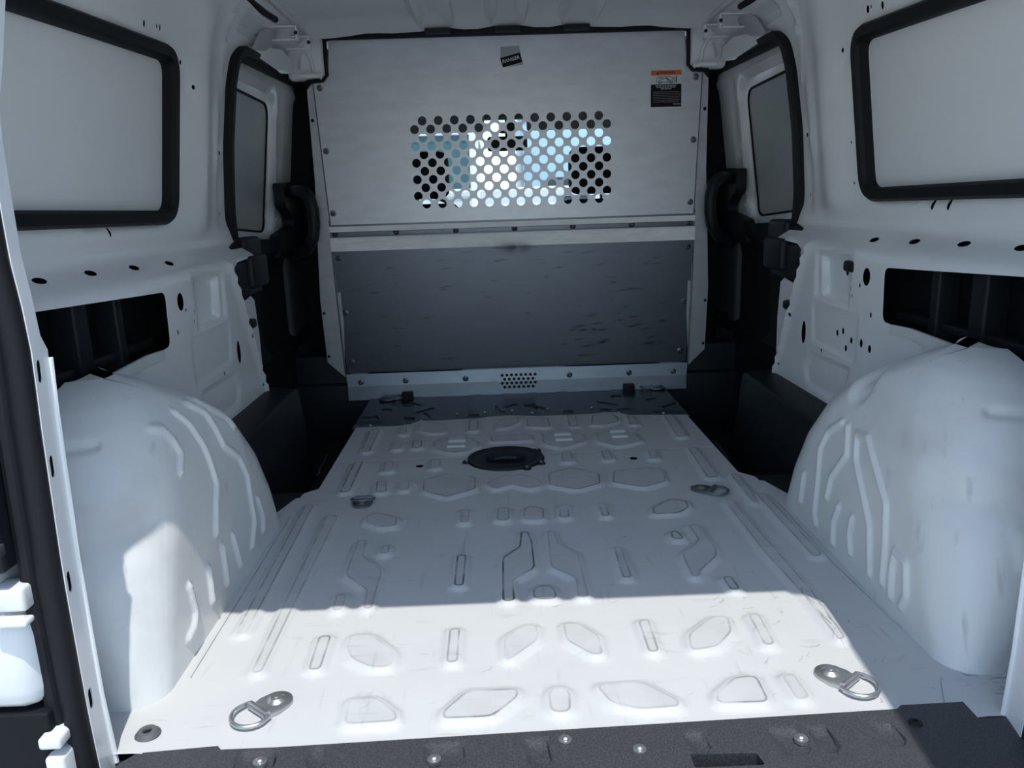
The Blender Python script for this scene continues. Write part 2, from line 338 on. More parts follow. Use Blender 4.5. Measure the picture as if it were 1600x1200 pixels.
# ================================================================ FLOOR
def build_floor():
    outer = [(-.80, .941), (.80, .941), (.80, 1.80), (.64, 1.80), (.602, 1.94), (.572, 1.975), (.573, 2.555)]
    bound = [(-.571, 2.548), (-.422, 2.55), (-.385, 2.568), (-.353, 2.605), (-.307, 2.599), (-.146, 2.608), (-.115, 2.623), (-.043, 2.632), (.058, 2.609), (.155, 2.609), (.247, 2.611), (.292, 2.625), (.345, 2.617), (.377, 2.579)]
    outer = outer+bound[::-1]+[(-.571, 1.968), (-.602, 1.94), (-.64, 1.80), (-.80, 1.80)]
    pads = [rnd(p, .012, 3) for p in PADS]
    pads = [p if area(p) > 0 else p[::-1] for p in pads]
    seams = [([(.425, 1.80), (.425, .94)], .0012, .0008, .35), ([(-.56, 2.186), (-.234, 2.19), (.207, 2.192), (.567, 2.198)], .002, .0018, .15),
             ([(-.600, 1.775), (-.596, 1.5), (-.592, 1.12)], .0012, .0010, .8), ([(.600, 1.74), (.594, 1.45), (.603, 1.2), (.624, 1.10), (.70, 1.052)], .0012, .0010, .8),
             ([(-.17, 1.51), (-.16, 1.66)], .001, 0, .12), ([(.59, 1.03), (.565, .975)], .0010, .0008, .5)]
    scr = []
    for i in range(95):                                    # short scuff marks, most of them near the right rear
        if i < 60: x = random.uniform(.30, .72); y = random.uniform(.97, 1.32)
        else: x = random.uniform(-.5, .5); y = random.uniform(.98, 1.9)
        a = random.gauss(0, .5); l = random.uniform(.004, .018)
        pts = [(x, y), (x+l*.5*math.cos(a), y+l*.5*math.sin(a)+random.uniform(-.002, .002)), (x+l*math.cos(a+.3), y+l*math.sin(a+.3))]
        if .55 < x and y > 1.2: continue
        scr.append((pts, random.uniform(.0004, .0011), 0, random.uniform(.3, .9)))
    for i in range(26):                                     # scuffs along the right raised rail
        y = random.uniform(1.14, 1.34); x = .492+random.uniform(-.01, .012)
        scr.append(([(x, y), (x+random.uniform(-.012, .012), y-random.uniform(.005, .03))], random.uniform(.0006, .0018), 0, random.uniform(.5, 1)))
    for i in range(14):
        x = random.uniform(.62, .72); y = random.uniform(.985, 1.03)
        scr.append(([(x, y), (x+random.uniform(.02, .05), y+random.uniform(-.006, .006))], random.uniform(.0006, .0016), 0, random.uniform(.4, .9)))
    random.seed(8)
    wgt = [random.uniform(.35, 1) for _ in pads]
    def f(P):
        z = np.zeros(len(P)); dirt = np.zeros(len(P))
        for k, p in enumerate(pads):
            q = np.array(p); lo, hi = q.min(0)-.03, q.max(0)+.03
            i = np.where((P > lo).all(1) & (P < hi).all(1))[0]
            if not len(i): continue
            d = sdf(P[i], p); z[i] = np.maximum(z[i], .0075*sm((d+.017)/.015))
            shade = 1 if np.mean(q[:, 1]) > 1.3 else .75  # sun patch put into the grime: outlines painted fainter there
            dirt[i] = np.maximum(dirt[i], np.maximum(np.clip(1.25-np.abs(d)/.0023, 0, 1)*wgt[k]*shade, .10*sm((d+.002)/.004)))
        for pts, wd, dep, st in seams+scr:
            q = np.array(pts); lo, hi = q.min(0)-.01, q.max(0)+.01
            i = np.where((P > lo).all(1) & (P < hi).all(1))[0]
            if not len(i): continue
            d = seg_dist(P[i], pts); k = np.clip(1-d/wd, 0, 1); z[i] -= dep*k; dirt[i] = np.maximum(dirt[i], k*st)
        # cover recess, slots and small holes dip
        r = np.hypot((P[:, 0]+.062)/.128, (P[:, 1]-2.158)/.118); z = np.where(r < 1.15, z*sm((r-1)/.15), z)
        z += .0035*sm((P[:, 0]-.575)/.03)*(P[:, 1] < 1.9)+.0035*sm((-.575-P[:, 0])/.03)*(P[:, 1] < 1.9)
        return z, dirt
    ex = []
    for p in pads:
        ex += [(offset(p, .016), True), (offset(p, .009), True), (offset(p, .0028), True), (offset(p, .0010), True), (p, True), (offset(p, -.0010), True), (offset(p, -.0028), True)]
    def strip(pts, w):
        q = np.array(pts); t = q[-1]-q[0]; t /= np.linalg.norm(t); nn = np.array([-t[1], t[0]])*w
        return [([tuple(x) for x in q], False), ([tuple(x) for x in q+nn], False), ([tuple(x) for x in q-nn], False)]
    for pts, wd, dep, st in seams+scr: ex += strip(pts, wd)
    big = offset(outer, -.003)
    ex = [(l, c) for l, c in ex if inside(np.array(l), big).all()]
    holes = [circ(-.313, 2.122, .0115, 14), circ(.3105, 2.120, .0115, 14), circ(.641, 1.043, .012, 14, .009)]
    fm = lambda P, d: np.column_stack([P, f(P)[0]+d])
    me = plate(outer, holes, fm, 0, (.012, .012), ex, attr=lambda P: f(P)[1])
    o = obj('floor', me, M['floor'], smooth=50, kind='structure')
    me2 = plate(outer, [], lambda P, d: np.column_stack([P, np.full(len(P), -.012)+d]), -.01)
    obj('underside', me2, M['dark'], o)
    # rectangular floor brackets seen as bright folded tabs
    for (x0, y0, x1, y1) in ((-.243, 2.262, -.184, 2.372), (.094, 2.290, .152, 2.388), (.274, 2.300, .327, 2.384)):
        bm = bmesh.new(); add_box(bm, (x0, y0, .002), (x1, y0+.03, .013), .004); add_box(bm, (x0, y0+.045, .0), (x1, y1, .016), .006)
        obj('raised_tab', bm, M['floor'], o)
    # darker front part of the floor with pressed marks
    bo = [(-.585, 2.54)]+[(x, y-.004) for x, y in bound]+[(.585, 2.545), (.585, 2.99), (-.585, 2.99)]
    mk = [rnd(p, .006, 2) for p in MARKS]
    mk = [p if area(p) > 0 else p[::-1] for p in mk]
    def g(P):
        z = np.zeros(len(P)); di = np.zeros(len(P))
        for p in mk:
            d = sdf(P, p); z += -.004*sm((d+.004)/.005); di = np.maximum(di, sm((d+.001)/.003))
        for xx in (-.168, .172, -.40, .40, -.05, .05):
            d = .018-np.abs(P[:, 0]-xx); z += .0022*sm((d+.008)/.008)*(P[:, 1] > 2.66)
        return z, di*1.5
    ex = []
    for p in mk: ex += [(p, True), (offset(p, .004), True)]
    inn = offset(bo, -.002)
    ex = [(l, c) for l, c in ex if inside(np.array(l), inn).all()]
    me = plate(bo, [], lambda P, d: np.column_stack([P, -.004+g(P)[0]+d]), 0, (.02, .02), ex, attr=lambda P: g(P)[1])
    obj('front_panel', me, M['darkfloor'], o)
    for x, y in ((-.525, 2.572), (-.353, 2.607), (-.23, 2.68), (-.13, 2.69), (-.03, 2.70), (.04, 2.66), (.10, 2.70), (.26, 2.70), (.347, 2.62), (.50, 2.59)):
        bm = bmesh.new(); add_lathe(bm, [(0, .0045), (.004, .004), (.006, 0)], 10)
        obj('rivet', bm, M['zinc'], o).location = (x, y, -.002)
build_floor()

def build_wells():
    for s, nm in ((-1, 'left'), (1, 'right')):
        bm = bmesh.new()
        def bx(x0, x1, y0, y1, z0, z1, b=.006):
            add_box(bm, (min(s*x0, s*x1), y0, z0), (max(s*x0, s*x1), y1, z1), b)
        bx(.56, .94, 1.84, 3.6, -.19, -.15)
        bx(.545, .574, 1.93, 3.05, -.17, -.011)
        bx(.60, .94, 1.82, 1.95, -.17, .0)
        bx(.585, .94, 2.985, 3.1, -.17, .05); bx(.675, .94, 3.03, 3.1, -.17, .16)
        o = tag(obj('trim_1' if s < 0 else 'trim_2', bm, M['black']), kind='structure')
        # moulded step cover in front of the wheel arch
        bm = bmesh.new(); add_box(bm, (min(s*.70, s*.86), 1.85, -.16), (max(s*.70, s*.86), 2.47, .178), .014)
        for v in bm.verts:
            if v.co.z > .1 and abs(v.co.x) < .72: v.co.x += s*.03; v.co.z -= .012
        obj('step_cover', bm, M['black'], o)
        bm = bmesh.new()
        add_tube(bm, [(s*x, y, z) for x, y, z in ((.715, 2.70, -.146), (.713, 2.66, -.146), (.71, 2.55, -.146), (.70, 2.49, -.146), (.73, 2.46, -.146))], .0035, 8)
        obj('sill_edge', bm, M['zincold'], o)
build_wells()

# ================================================================ SIDE WALLS (y,z) -> x
PR = np.array([(-.05, .82), (.575, .82), (.592, .824), (.603, .834), (.636, .882), (.648, .889), (.665, .8915), (.72, .885), (.9, .861), (1.10, .835), (1.18, .820), (1.23, .803), (1.28, .775), (1.32, .735), (1.345, .700)])
def XZ(z): return np.interp(z, PR[:, 0], PR[:, 1])
def yridge(z): return 2.20+(.62-z)*.49
def win_loop(e=0):
    return rnd([(1.21+e, .735+e), (1.995-e, .726+e*.9), (2.000-e, 1.110-e), (1.22+e, 1.078-e)], .055, 8)
def band(bm, loop, s, xs, w, h, depth=.012):
    """rubber profile swept along a loop lying on the wall surface"""
    n = len(loop); L0 = offset(loop, w/2); prof = [(-.5, -depth), (-.5, h*.5), (-.3, h), (.3, h), (.5, h*.5), (.5, -depth)]
    rings = []
    for a, b in prof:
        l = offset(loop, -a*w)
        rings.append([bm.verts.new((s*(xs(p[1])-b), p[0], p[1])) for p in l])
    for i in range(len(rings)-1):
        for k in range(n):
            q = (rings[i][k], rings[i][(k+1) % n], rings[i+1][(k+1) % n], rings[i+1][k])
            bm.faces.new(q)
    bmesh.ops.recalc_face_normals(bm, faces=bm.faces)
SLIDE = [(2.47, .60), (2.478, .655), (2.448, .735), (2.425, .92), (2.44, 1.10), (2.46, 1.175), (2.51, 1.207), (3.25, 1.224), (3.34, 1.19), (3.39, .8), (3.42, .1), (3.42, -.05)]
def build_wall(s):
    side = 'left' if s < 0 else 'right'
    outer = [(.96, -.05), (1.98, -.05), (2.0, .168), (2.452, .168), (2.458, .35), (2.445, .462), (2.415, .478), (2.33, .468), (2.30, .49), (2.292, .575), (2.31, .590), (2.47, .60)]
    outer += SLIDE[1:]+[(3.65, -.05), (3.65, 1.345), (.96, 1.345)]
    cut = rnd([(1.02, .30), (1.24, .318), (1.33, .325), (1.385, .400), (1.50, .436), (1.748, .442), (1.756, .565), (1.02, .60)], .02, 4)
    cut = cut if area(cut) > 0 else cut[::-1]
    win = offset(win_loop(), -.0)
    hl = [cut, win]
    c = lambda y, z, r, rv=None, n=12: hl.append(circ(y, z, r, n, rv))
    if s < 0:
        c(1.834, .533, .020, .022); c(1.968, .540, .012, .016); c(1.859, .510, .005); c(1.91, .497, .004, .008); c(1.901, .477, .004, .006); c(1.797, .466, .005, .007)
        c(2.062, .308, .005, .007); c(2.314, .371, .007, .009); c(2.339, .362, .004, .005); c(2.382, .20, .005)
        c(1.85, 1.147, .006, .008); c(1.915, 1.155, .005); c(1.932, 1.155, .005, .008); c(2.051, 1.10, .006); c(2.111, 1.05, .006); c(1.685, .703, .006, .011)
    else:
        c(1.839, .536, .020, .022); c(1.988, .541, .012, .017); c(1.87, .512, .005, .006); c(1.918, .5, .004, .009); c(1.908, .482, .004, .005); c(1.804, .448, .006, .007)
        for y, z in ((1.985, .375), (1.952, .385), (1.903, .369), (1.93, .344)): c(y, z, .008, .009)
        c(1.841, .373, .009, .011); c(1.797, .367, .009, .010); c(2.067, .312, .006); c(2.30, .378, .006, .007); c(2.325, .37, .004); c(2.377, .209, .005)
        c(1.941, 1.153, .008, .009); c(1.925, 1.155, .004); c(1.873, 1.146, .007, .009); c(2.076, 1.087, .006); c(2.061, .861, .004); c(2.059, .758, .004)
        c(1.704, .704, .007, .012); c(1.643, .704, .007, .012)
    for y, z in ((1.375, .630), (1.545, .628), (1.72, .624), (1.893, .620)): c(y, z, .020, .0055, 14)   # slots in the ledge
    hl.append(rnd([(2.222, .375), (2.205, .375), (2.175, .31), (2.19, .300), (2.212, .315)], .008, 3) if False else [(2.197+.017*math.cos(a)-.000*math.sin(a), .341+.034*math.sin(a)) for a in np.linspace(0, 2*math.pi, 17)[:-1]])
    for y, z in ((2.393, 1.112), (2.388, 1.06), (2.385, .905), (2.39, .73)): c(y, z, .005, .007)
    hl = [h if area(h) > 0 else h[::-1] for h in hl]
    rects = [([(1.93, .455), (2.125, .455), (2.135, .572), (1.93, .585)], .010, .006), ([(1.955, .468), (2.085, .47), (2.10, .56), (1.96, .572)], .012, .016),
             ([(1.875, .325), (2.125, .335), (2.14, .43), (1.875, .43)], .012, .004), ([(1.90, .29), (2.135, .285), (2.165, .24), (2.14, .203), (1.95, .20)], .014, .006)]
    def fm(P, d):
        y, z = P[:, 0], P[:, 1]; x = XZ(z)
        low = z < .59
        k = sm((y-yridge(z))/.02)*sm((.60-z)/.02)
        x = x+.018*k-.010*np.exp(-((y-yridge(z)+.004)/.014)**2)*sm((.62-z)/.03)
        for pl, wd, hh in rects:
            x = x+hh*sm((sdf(P, pl)+wd)/wd)*low
        # smooth pillar between rear window and sliding door
        up = sm((z-.66)/.05)*sm((1.30-z)/.08)
        x = x-up*(.022*np.exp(-((y-2.17)/.085)**2))+up*.012*sm((y-2.33)/.05)
        x = x+.010*up*np.exp(-(np.abs(sdf(P, WL)+.012)/.012)**2)
        x = x-.012*np.exp(-((y-2.345+(z-1.2)*.25)/.012)**2)*sm((z-1.03)/.05)*sm((1.33-z)/.05)
        # triangular dimple beside the rear window
        x = x+.010*sm(1-np.hypot((y-2.085)/.03, (z-1.05)/.035))
        x = x+.008*sm(1-np.hypot((y-2.36)/.03, (z-.80)/.10))+.008*sm(1-np.hypot((y-2.37)/.03, (z-.93)/.05))
        x = x+.020*sm((1.30-z)/.02)*sm((z-1.245)/.02)*(y > 2.45)
        return np.column_stack([s*(x+d), y, z])
    WL = win_loop()
    gu = np.array([.60, .61, .62, .63, .64, .65, .66, 1.20, 1.215, 1.25, 1.27, 1.29, 1.31, 1.33])
    ex = [(offset(r[0], o_), True) for r in rects for o_ in (0., r[1])]
    ex = [(rnd(l, .012, 2), c_) for l, c_ in ex]
    o = obj('wall_'+side, plate(outer, hl, fm, .0015, (.02, .018), ex, gu=gu), M['paint'], smooth=40, kind='structure')
    # outer skin keeps the light out behind the holes
    sk = [(.90, -.3), (3.7, -.3), (3.7, 1.38), (.90, 1.38)]
    wh = rnd([(2.36, .60), (3.45, .60), (3.40, 1.28), (2.36, 1.28)], .03)
    fs = lambda P, d: np.column_stack([s*(np.interp(P[:, 1], [-.3, .66, 1.38], [.93, .955, .87])+d), P[:, 0], P[:, 1]])
    obj('outer_skin', plate(sk, [], fs, .004, (.3, .1)), M['dark'], o)
    # inner stiffener seen through the long cut-out
    bm = bmesh.new()
    for y0, y1 in ((1.44, 1.49), (1.60, 1.63)):
        add_box(bm, (min(s*.86, s*.91), y0, .40), (max(s*.86, s*.91), y1, .60), .006)
    add_box(bm, (min(s*.87, s*.91), 1.0, .44), (max(s*.87, s*.91), 1.78, .46), .006)
    obj('stiffener', bm, M['black'], o)
    # black plugs
    for y, z in ((2.35, .400),) if s < 0 else ((2.335, .402), (1.934, .553)):
        bm = bmesh.new(); add_box(bm, (min(s*.815, s*.86), y-.028, z-.014), (max(s*.815, s*.86), y+.028, z+.014), .008)
        obj('plastic_plug', bm, M['black'], o)
    # black latch cover at the door edge
    bm = bmesh.new(); add_box(bm, (min(s*.832, s*.90), 2.295, .478), (max(s*.832, s*.90), 2.53, .588), .01)
    add_box(bm, (min(s*.815, s*.86), 2.40, .50), (max(s*.815, s*.86), 2.56, .60), .012)
    add_box(bm, (min(s*.848, s*.905), 2.462, .50), (max(s*.848, s*.905), 2.62, .655), .015)
    obj('latch_cover', bm, M['black'], o)
    box('cab_gap_blocker', (min(s*.735, s*.93), 3.30, -.2), (max(s*.735, s*.93), 3.33, 1.32), M['lining'], o)  # added black panel, blocks the bright gap into the cab
    # door weatherstrip
    bm = bmesh.new()
    sl = SLIDE[1:-1]+[(3.42, .02), (2.52, .02), (2.505, .52)]
    loop = rnd(sl, .03, 5); loop = loop if area(loop) > 0 else loop[::-1]
    band(bm, loop, s, lambda z: float(XZ(max(z, .66)))+.005, .034, .018, .03)
    obj('door_weatherstrip', bm, M['rubber'], o)
    return o
walls = {s: build_wall(s) for s in (-1, 1)}

def build_window(s):
    wn = empty('window_1' if s < 0 else 'window_2', (0, 0, 0), kind='structure')
    bm = bmesh.new(); band(bm, win_loop(.001), s, lambda z: float(XZ(z))-.001, .034, .018, .02)
    obj('window_seal', bm, M['rubber'], wn)
    L = offset(win_loop(), -.004)
    fm = lambda P, d: np.column_stack([s*(XZ(P[:, 1])+.014+d-.004*np.sin(np.clip((P[:, 0]-1.2)/.8, 0, 1)*3.14)), P[:, 0], P[:, 1]])
    obj('window_panel', plate(L, [], fm, .006, (.05, .05)), M['plug'], wn)
for s in (-1, 1): build_window(s)

def build_door(s):
    d = empty('door_1' if s < 0 else 'door_2', (0, 0, 0), kind='structure')
    xd = lambda z, k=0: np.interp(z, [-.2, .6, .72, 1.1, 1.25], [.915, .925, .922, .872, .850])
    outer = [(2.36, .56), (3.55, .56), (3.50, 1.26), (2.36, 1.26)]
    hole = rnd([(2.455, .69), (3.0, .655), (3.02, 1.115), (2.455, 1.125)], .06, 7)
    def fm(P, dd):
        h = sdf(P, hole)
        x = xd(P[:, 1])+.02*sm((h+.05)/.03)-.012*np.exp(-((P[:, 1]-1.165-.0*P[:, 0])/.012)**2)+.01*np.exp(-((P[:, 0]-3.13)/.012)**2)*(P[:, 1] < 1.15)
        return np.column_stack([s*(x+dd), P[:, 0], P[:, 1]])
    hl = [hole]+[circ(y, z, .007, 8) for y, z in ((3.10, .925), (3.12, .90), (3.10, .915), (3.065, .715), (3.085, .70))[0:2]]+[circ(3.07, .715, .007, 8), circ(3.095, .70, .007, 8)]
    hl = [h if area(h) > 0 else h[::-1] for h in hl]
    obj('door_frame', plate(outer, hl, fm, .004, (.03, .025), [(offset(hole, .03), True)]), M['paint'], d)
    obj('door_window_panel', plate(offset(hole, -.001), [], lambda P, dd: np.column_stack([s*(xd(P[:, 1])+.024+dd), P[:, 0], P[:, 1]]), .005, (.06, .06)), M['doorplug'], d)
    bm = bmesh.new(); band(bm, hole, s, lambda z: float(xd(z))+.022, .008, .004, .004); obj('panel_gasket', bm, M['rubber'], d)
    # black lower lining, dished, with armrest ledge
    lo = rnd([(2.36, -.15), (3.6, -.15), (3.6, .66), (3.2, .64), (3.1, .62), (2.50, .65), (2.36, .63)], .02)
    lo = lo if area(lo) > 0 else lo[::-1]
    rec = rnd([(2.66, .25), (3.10, .25), (3.07, .56), (2.74, .56)], .06)
    def fl(P, dd):
        x = .885-.02*sm((P[:, 1]-.5)/.1)+.02*sm((sdf(P, rec)+.02)/.02)-.03*np.exp(-((P[:, 1]-.22)/.02)**2)
        return np.column_stack([s*(x+dd), P[:, 0], P[:, 1]])
    obj('door_lining', plate(lo, [], fl, .03, (.04, .04), [(rec, True)]), M['lining'], d)
    # moulded latch housing with looped pull handle
    bm = bmesh.new()
    body = rnd([(2.90, .60), (3.38, .56), (3.40, .70), (3.18, .665), (3.06, .70), (3.03, .745), (3.03, .83), (3.10, .845), (3.25, .845), (3.42, .80), (3.46, .70), (3.40, .54), (2.9, .56)], .02)
    body = [(2.88, .56), (3.30, .55), (3.36, .62), (3.36, .74), (3.27, .845), (3.03, .835), (3.03, .75), (3.075, .735), (3.13, .70), (3.13, .67), (2.92, .645)]
    body = rnd(body, .02)
    body = body if area(body) > 0 else body[::-1]
    obj('latch_housing', plate(body, [], lambda P, dd: np.column_stack([s*(.865+dd)+0*P[:, 0], P[:, 0], P[:, 1]]), .04), M['black'], d)
    bm = bmesh.new()
    pts = [(.86, 3.10, .80), (.82, 3.03, .805), (.775, 2.95, .800), (.745, 2.92, .775), (.735, 2.915, .73), (.735, 2.915, .68), (.745, 2.92, .63), (.78, 2.95, .585), (.86, 3.04, .56)]
    dense = []
    for a, b in zip(pts, pts[1:]): dense += [tuple(np.array(a)+(np.array(b)-np.array(a))*t) for t in (0, .5)]
    dense.append(pts[-1])
    add_tube(bm, [(s*x, y, z) for x, y, z in dense], .022, 12)
    obj('pull_handle', bm, M['black'], d)
for s in (-1, 1): build_door(s)

# ================================================================ WHEEL ARCHES
def build_arch(s):
    Zt = [0, .1, .2, .3, .36, .40, .43, .45, .462]
    yf = [1.83, 1.80, 1.75, 1.67, 1.59, 1.52, 1.46, 1.42, 1.38]; yr = [1.035, 1.04, 1.05, 1.085, 1.125, 1.16, 1.20, 1.25, 1.30]
    xi = [.608, .613, .620, .632, .645, .665, .69, .72, .76]
    NZ, NT = 120, 260
    # level parameter: even steps along the profile, denser near the top
    lv = np.concatenate([np.linspace(0, .36, 84, endpoint=False), .36+.102*np.sin(np.linspace(0, math.pi/2, NZ-84))])
    G = np.zeros((NZ, NT, 3))
    def spl(tab, z):
        # monotone smooth interpolation
        return np.interp(z, Zt, tab)
    ker = 3
    Y1 = np.array([spl(yf, z) for z in lv]); Y0 = np.array([spl(yr, z) for z in lv]); XI = np.array([spl(xi, z) for z in lv])
    for A in (Y1, Y0, XI):
        for _ in range(6): A[1:-1] = (A[:-2]+2*A[1:-1]+A[2:])/4
    for i, z in enumerate(lv):
        y0, y1, x0 = Y0[i], Y1[i], XI[i]; wx = .822-x0
        rr = min(.055+.50*z, wx*.92); rf = min(.13, wx*.95); k_ = min(1, (.822-x0)/.12); A_ = np.array([.822, y0+(.14+.10*min(1, z/.25))*k_]); B_ = np.array([.790, y0]); C_ = np.array([x0+rr, y0])
        pts = [tuple((1-t)**2*A_+2*t*(1-t)*B_+t*t*C_) for t in np.linspace(0, 1, 9)[:-1]]
        xr = x0+rr
        for a in np.linspace(0, 90, 14): pts.append((xr-rr*math.sin(math.radians(a)), y0+rr-rr*math.cos(math.radians(a))))
        xr = x0+rf
        for a in np.linspace(90, 0, 14): pts.append((xr-rf*math.sin(math.radians(a)), y1-rf+rf*math.cos(math.radians(a))))
        pts.append((.822, y1)); p = np.array(pts)
        L = np.concatenate([[0], np.cumsum(np.linalg.norm(np.diff(p, axis=0), axis=1))])
        # keep corner samples aligned between levels: piecewise resample by segment share
        key = [0, L[8], L[21], L[22], L[35], L[36]]; cnt = [26, 44, 120, 50, 20]
        tt = np.concatenate([np.linspace(key[k], key[k+1], cnt[k], endpoint=(k == 4)) for k in range(5)])
        G[i, :, 0] = np.interp(tt, L, p[:, 0]); G[i, :, 1] = np.interp(tt, L, p[:, 1]); G[i, :, 2] = z
    du = np.gradient(G, axis=1); dv = np.gradient(G, axis=0); N = np.cross(dv, du); N /= np.linalg.norm(N, axis=2)[..., None]+1e-9
    if N[40, 100, 0] > 0: N = -N
    P = G[..., 1:].reshape(-1, 2); disp = np.zeros(len(P))
    inner = (N[..., 0] < -.35).reshape(-1)
    for r in (RIBS_L if s < 0 else RIBS_R):
        disp = np.maximum(disp, .0065*sm(1.25-seg_dist(P, r)/.0085)*inner)
    if s < 0: pads = []
    else:
        pads = []
        disp -= .016*sm(1.5-np.hypot((P[:, 0]-1.472)/.034, (P[:, 1]-.368)/.036))*(G[..., 0].reshape(-1) < .72)
    # step line and pressed dot on the rear face
    rear = (N[..., 1] < -.6).reshape(-1); gx = G[..., 0].reshape(-1); gz = G[..., 2].reshape(-1)
    disp += .004*sm((.20-gz)/.01)*rear*0+.003*sm(1.3-np.hypot((gx-.735)/.011, (gz-.215)/.011))*rear
    disp += .005*sm((gx-.70)/.02)*sm((.235-gz)/.02)*sm((gz-.15)/.02)*rear
    disp -= .006*sm(1-np.abs(gz-.385)/.012)*sm((gx-.68)/.03)*rear
    G = G+N*disp.reshape(NZ, NT, 1)
    vs = G.reshape(-1, 3)*np.array([s, 1, 1]); F = []
    for i in range(NZ-1):
        for k in range(NT-1):
            a = i*NT+k; F.append((a, a+1, a+NT+1, a+NT))
    F.append(tuple((NZ-1)*NT+k for k in range(NT)))
    me = bpy.data.meshes.new('arch'); me.from_pydata(vs.tolist(), [], F)
    bm = bmesh.new(); bm.from_mesh(me); bmesh.ops.recalc_face_normals(bm, faces=bm.faces)
    t = empty('wheel_arch', (s*.72, 1.43, 0), label=('white steel wheel arch on the left, a strip of it in direct sun' if s < 0 else 'white steel wheel arch on the right, with an oval dimple on top'), cat='wheel arch', group='wheel arches')
    bmesh.ops.translate(bm, verts=bm.verts, vec=(-s*.72, -1.43, 0))
    obj('arch_shell', bm, M['arch'], t, smooth=60)
    # welded flange rising against the side panel
    bm = bmesh.new(); pl = [(1.215, .06), (1.235, .12), (1.275, .20), (1.325, .30), (1.385, .385), (1.45, .428), (1.62, .434), (1.70, .430)]
    q_ = np.array(pl); tg = np.gradient(q_, axis=0); tg /= np.linalg.norm(tg, axis=1)[:, None]; nn = np.stack([-tg[:, 1], tg[:, 0]], 1)
    for off in (0,):
        top = [(y-1.43, z) for y, z in q_+nn*.012]; bot = [(y-1.43, z) for y, z in q_-nn*np.interp(q_[:, 0], [1.2, 1.4, 1.5, 1.8], [.035, .035, .010, .006])[:, None]]
        for a, b, c, d in zip(top, top[1:], bot[1:], bot):
            q = []
            for xx in (.815, .822):
                q.append([bm.verts.new((s*(xx-.72), y, z)) for y, z in (a, b, c, d)])
            bm.faces.new(q[0]); bm.faces.new(q[1][::-1])
            for k in range(4): bm.faces.new((q[0][k], q[1][k], q[1][(k+1) % 4], q[0][(k+1) % 4]))
    bmesh.ops.remove_doubles(bm, verts=bm.verts, dist=.0002); bmesh.ops.recalc_face_normals(bm, faces=bm.faces)
    obj('weld_flange', bm, M['arch'], t)
for s in (-1, 1): build_arch(s)

# ================================================================ CEILING
def build_ceiling():
    outer = [(-.705, .90), (.705, .90), (.705, 2.93), (-.705, 2.93)]
    def fm(P, d):
        x, y = P[:, 0], P[:, 1]; z = 1.342+.022*(1-(x/.7)**2)
        z -= .028*sm((y-2.80)/.13)
        for c_ in (-.245, 0, .245): z += .007*sm((.055-np.abs(x-c_))/.006+.5)
        for c_ in (-.50, .50): z += .006*sm((.05-np.abs(x-c_))/.03+.5)
        return np.column_stack([x, y, z+d])
    lines = []
    for c_ in (-.245, 0, .245):
        for e in (-.058, -.052, .052, .058): lines.append(([(c_+e, .93), (c_+e, 2.90)], False))
    o = obj('ceiling', plate(outer, [], fm, .012, (.05, .05), lines), M['ceil'], kind='structure')
    obj('outer_skin', plate([(-.98, .86), (.98, .86), (.98, 3.95), (-.98, 3.95)], [], lambda P, d: np.column_stack([P, 1.415-.03*np.abs(P[:, 0])**2+d]), .01, (.2, .5)), M['paint'], o)
    for x in (-.245, 0., .245):                       # dark clips above the bulkhead
        box('roof_clip', (x-.045, 2.90, 1.322), (x+.045, 2.94, 1.336), M['dark'], o, .002)
    bm = bmesh.new(); add_box(bm, (-.66, 2.945, 1.318), (.66, 2.985, 1.36), .003); obj('top_gap_shade', bm, M['rubber'], o)  # black strip stands in for the shaded gap above the bulkhead
    for s in (-1, 1):
        bm = bmesh.new(); add_tube(bm, [(s*.742, 1.2, 1.322), (s*.742, 2.38, 1.322), (s*.738, 2.52, 1.314), (s*.732, 2.62, 1.316)], .010, 8); obj('cable_sleeve', bm, M['rubber'], o)
        bm = bmesh.new(); add_box(bm, (min(s*.69, s*.705), .95, 1.325), (max(s*.69, s*.705), 2.93, 1.343), .003); obj('roof_rail', bm, M['paint'], o)
build_ceiling()

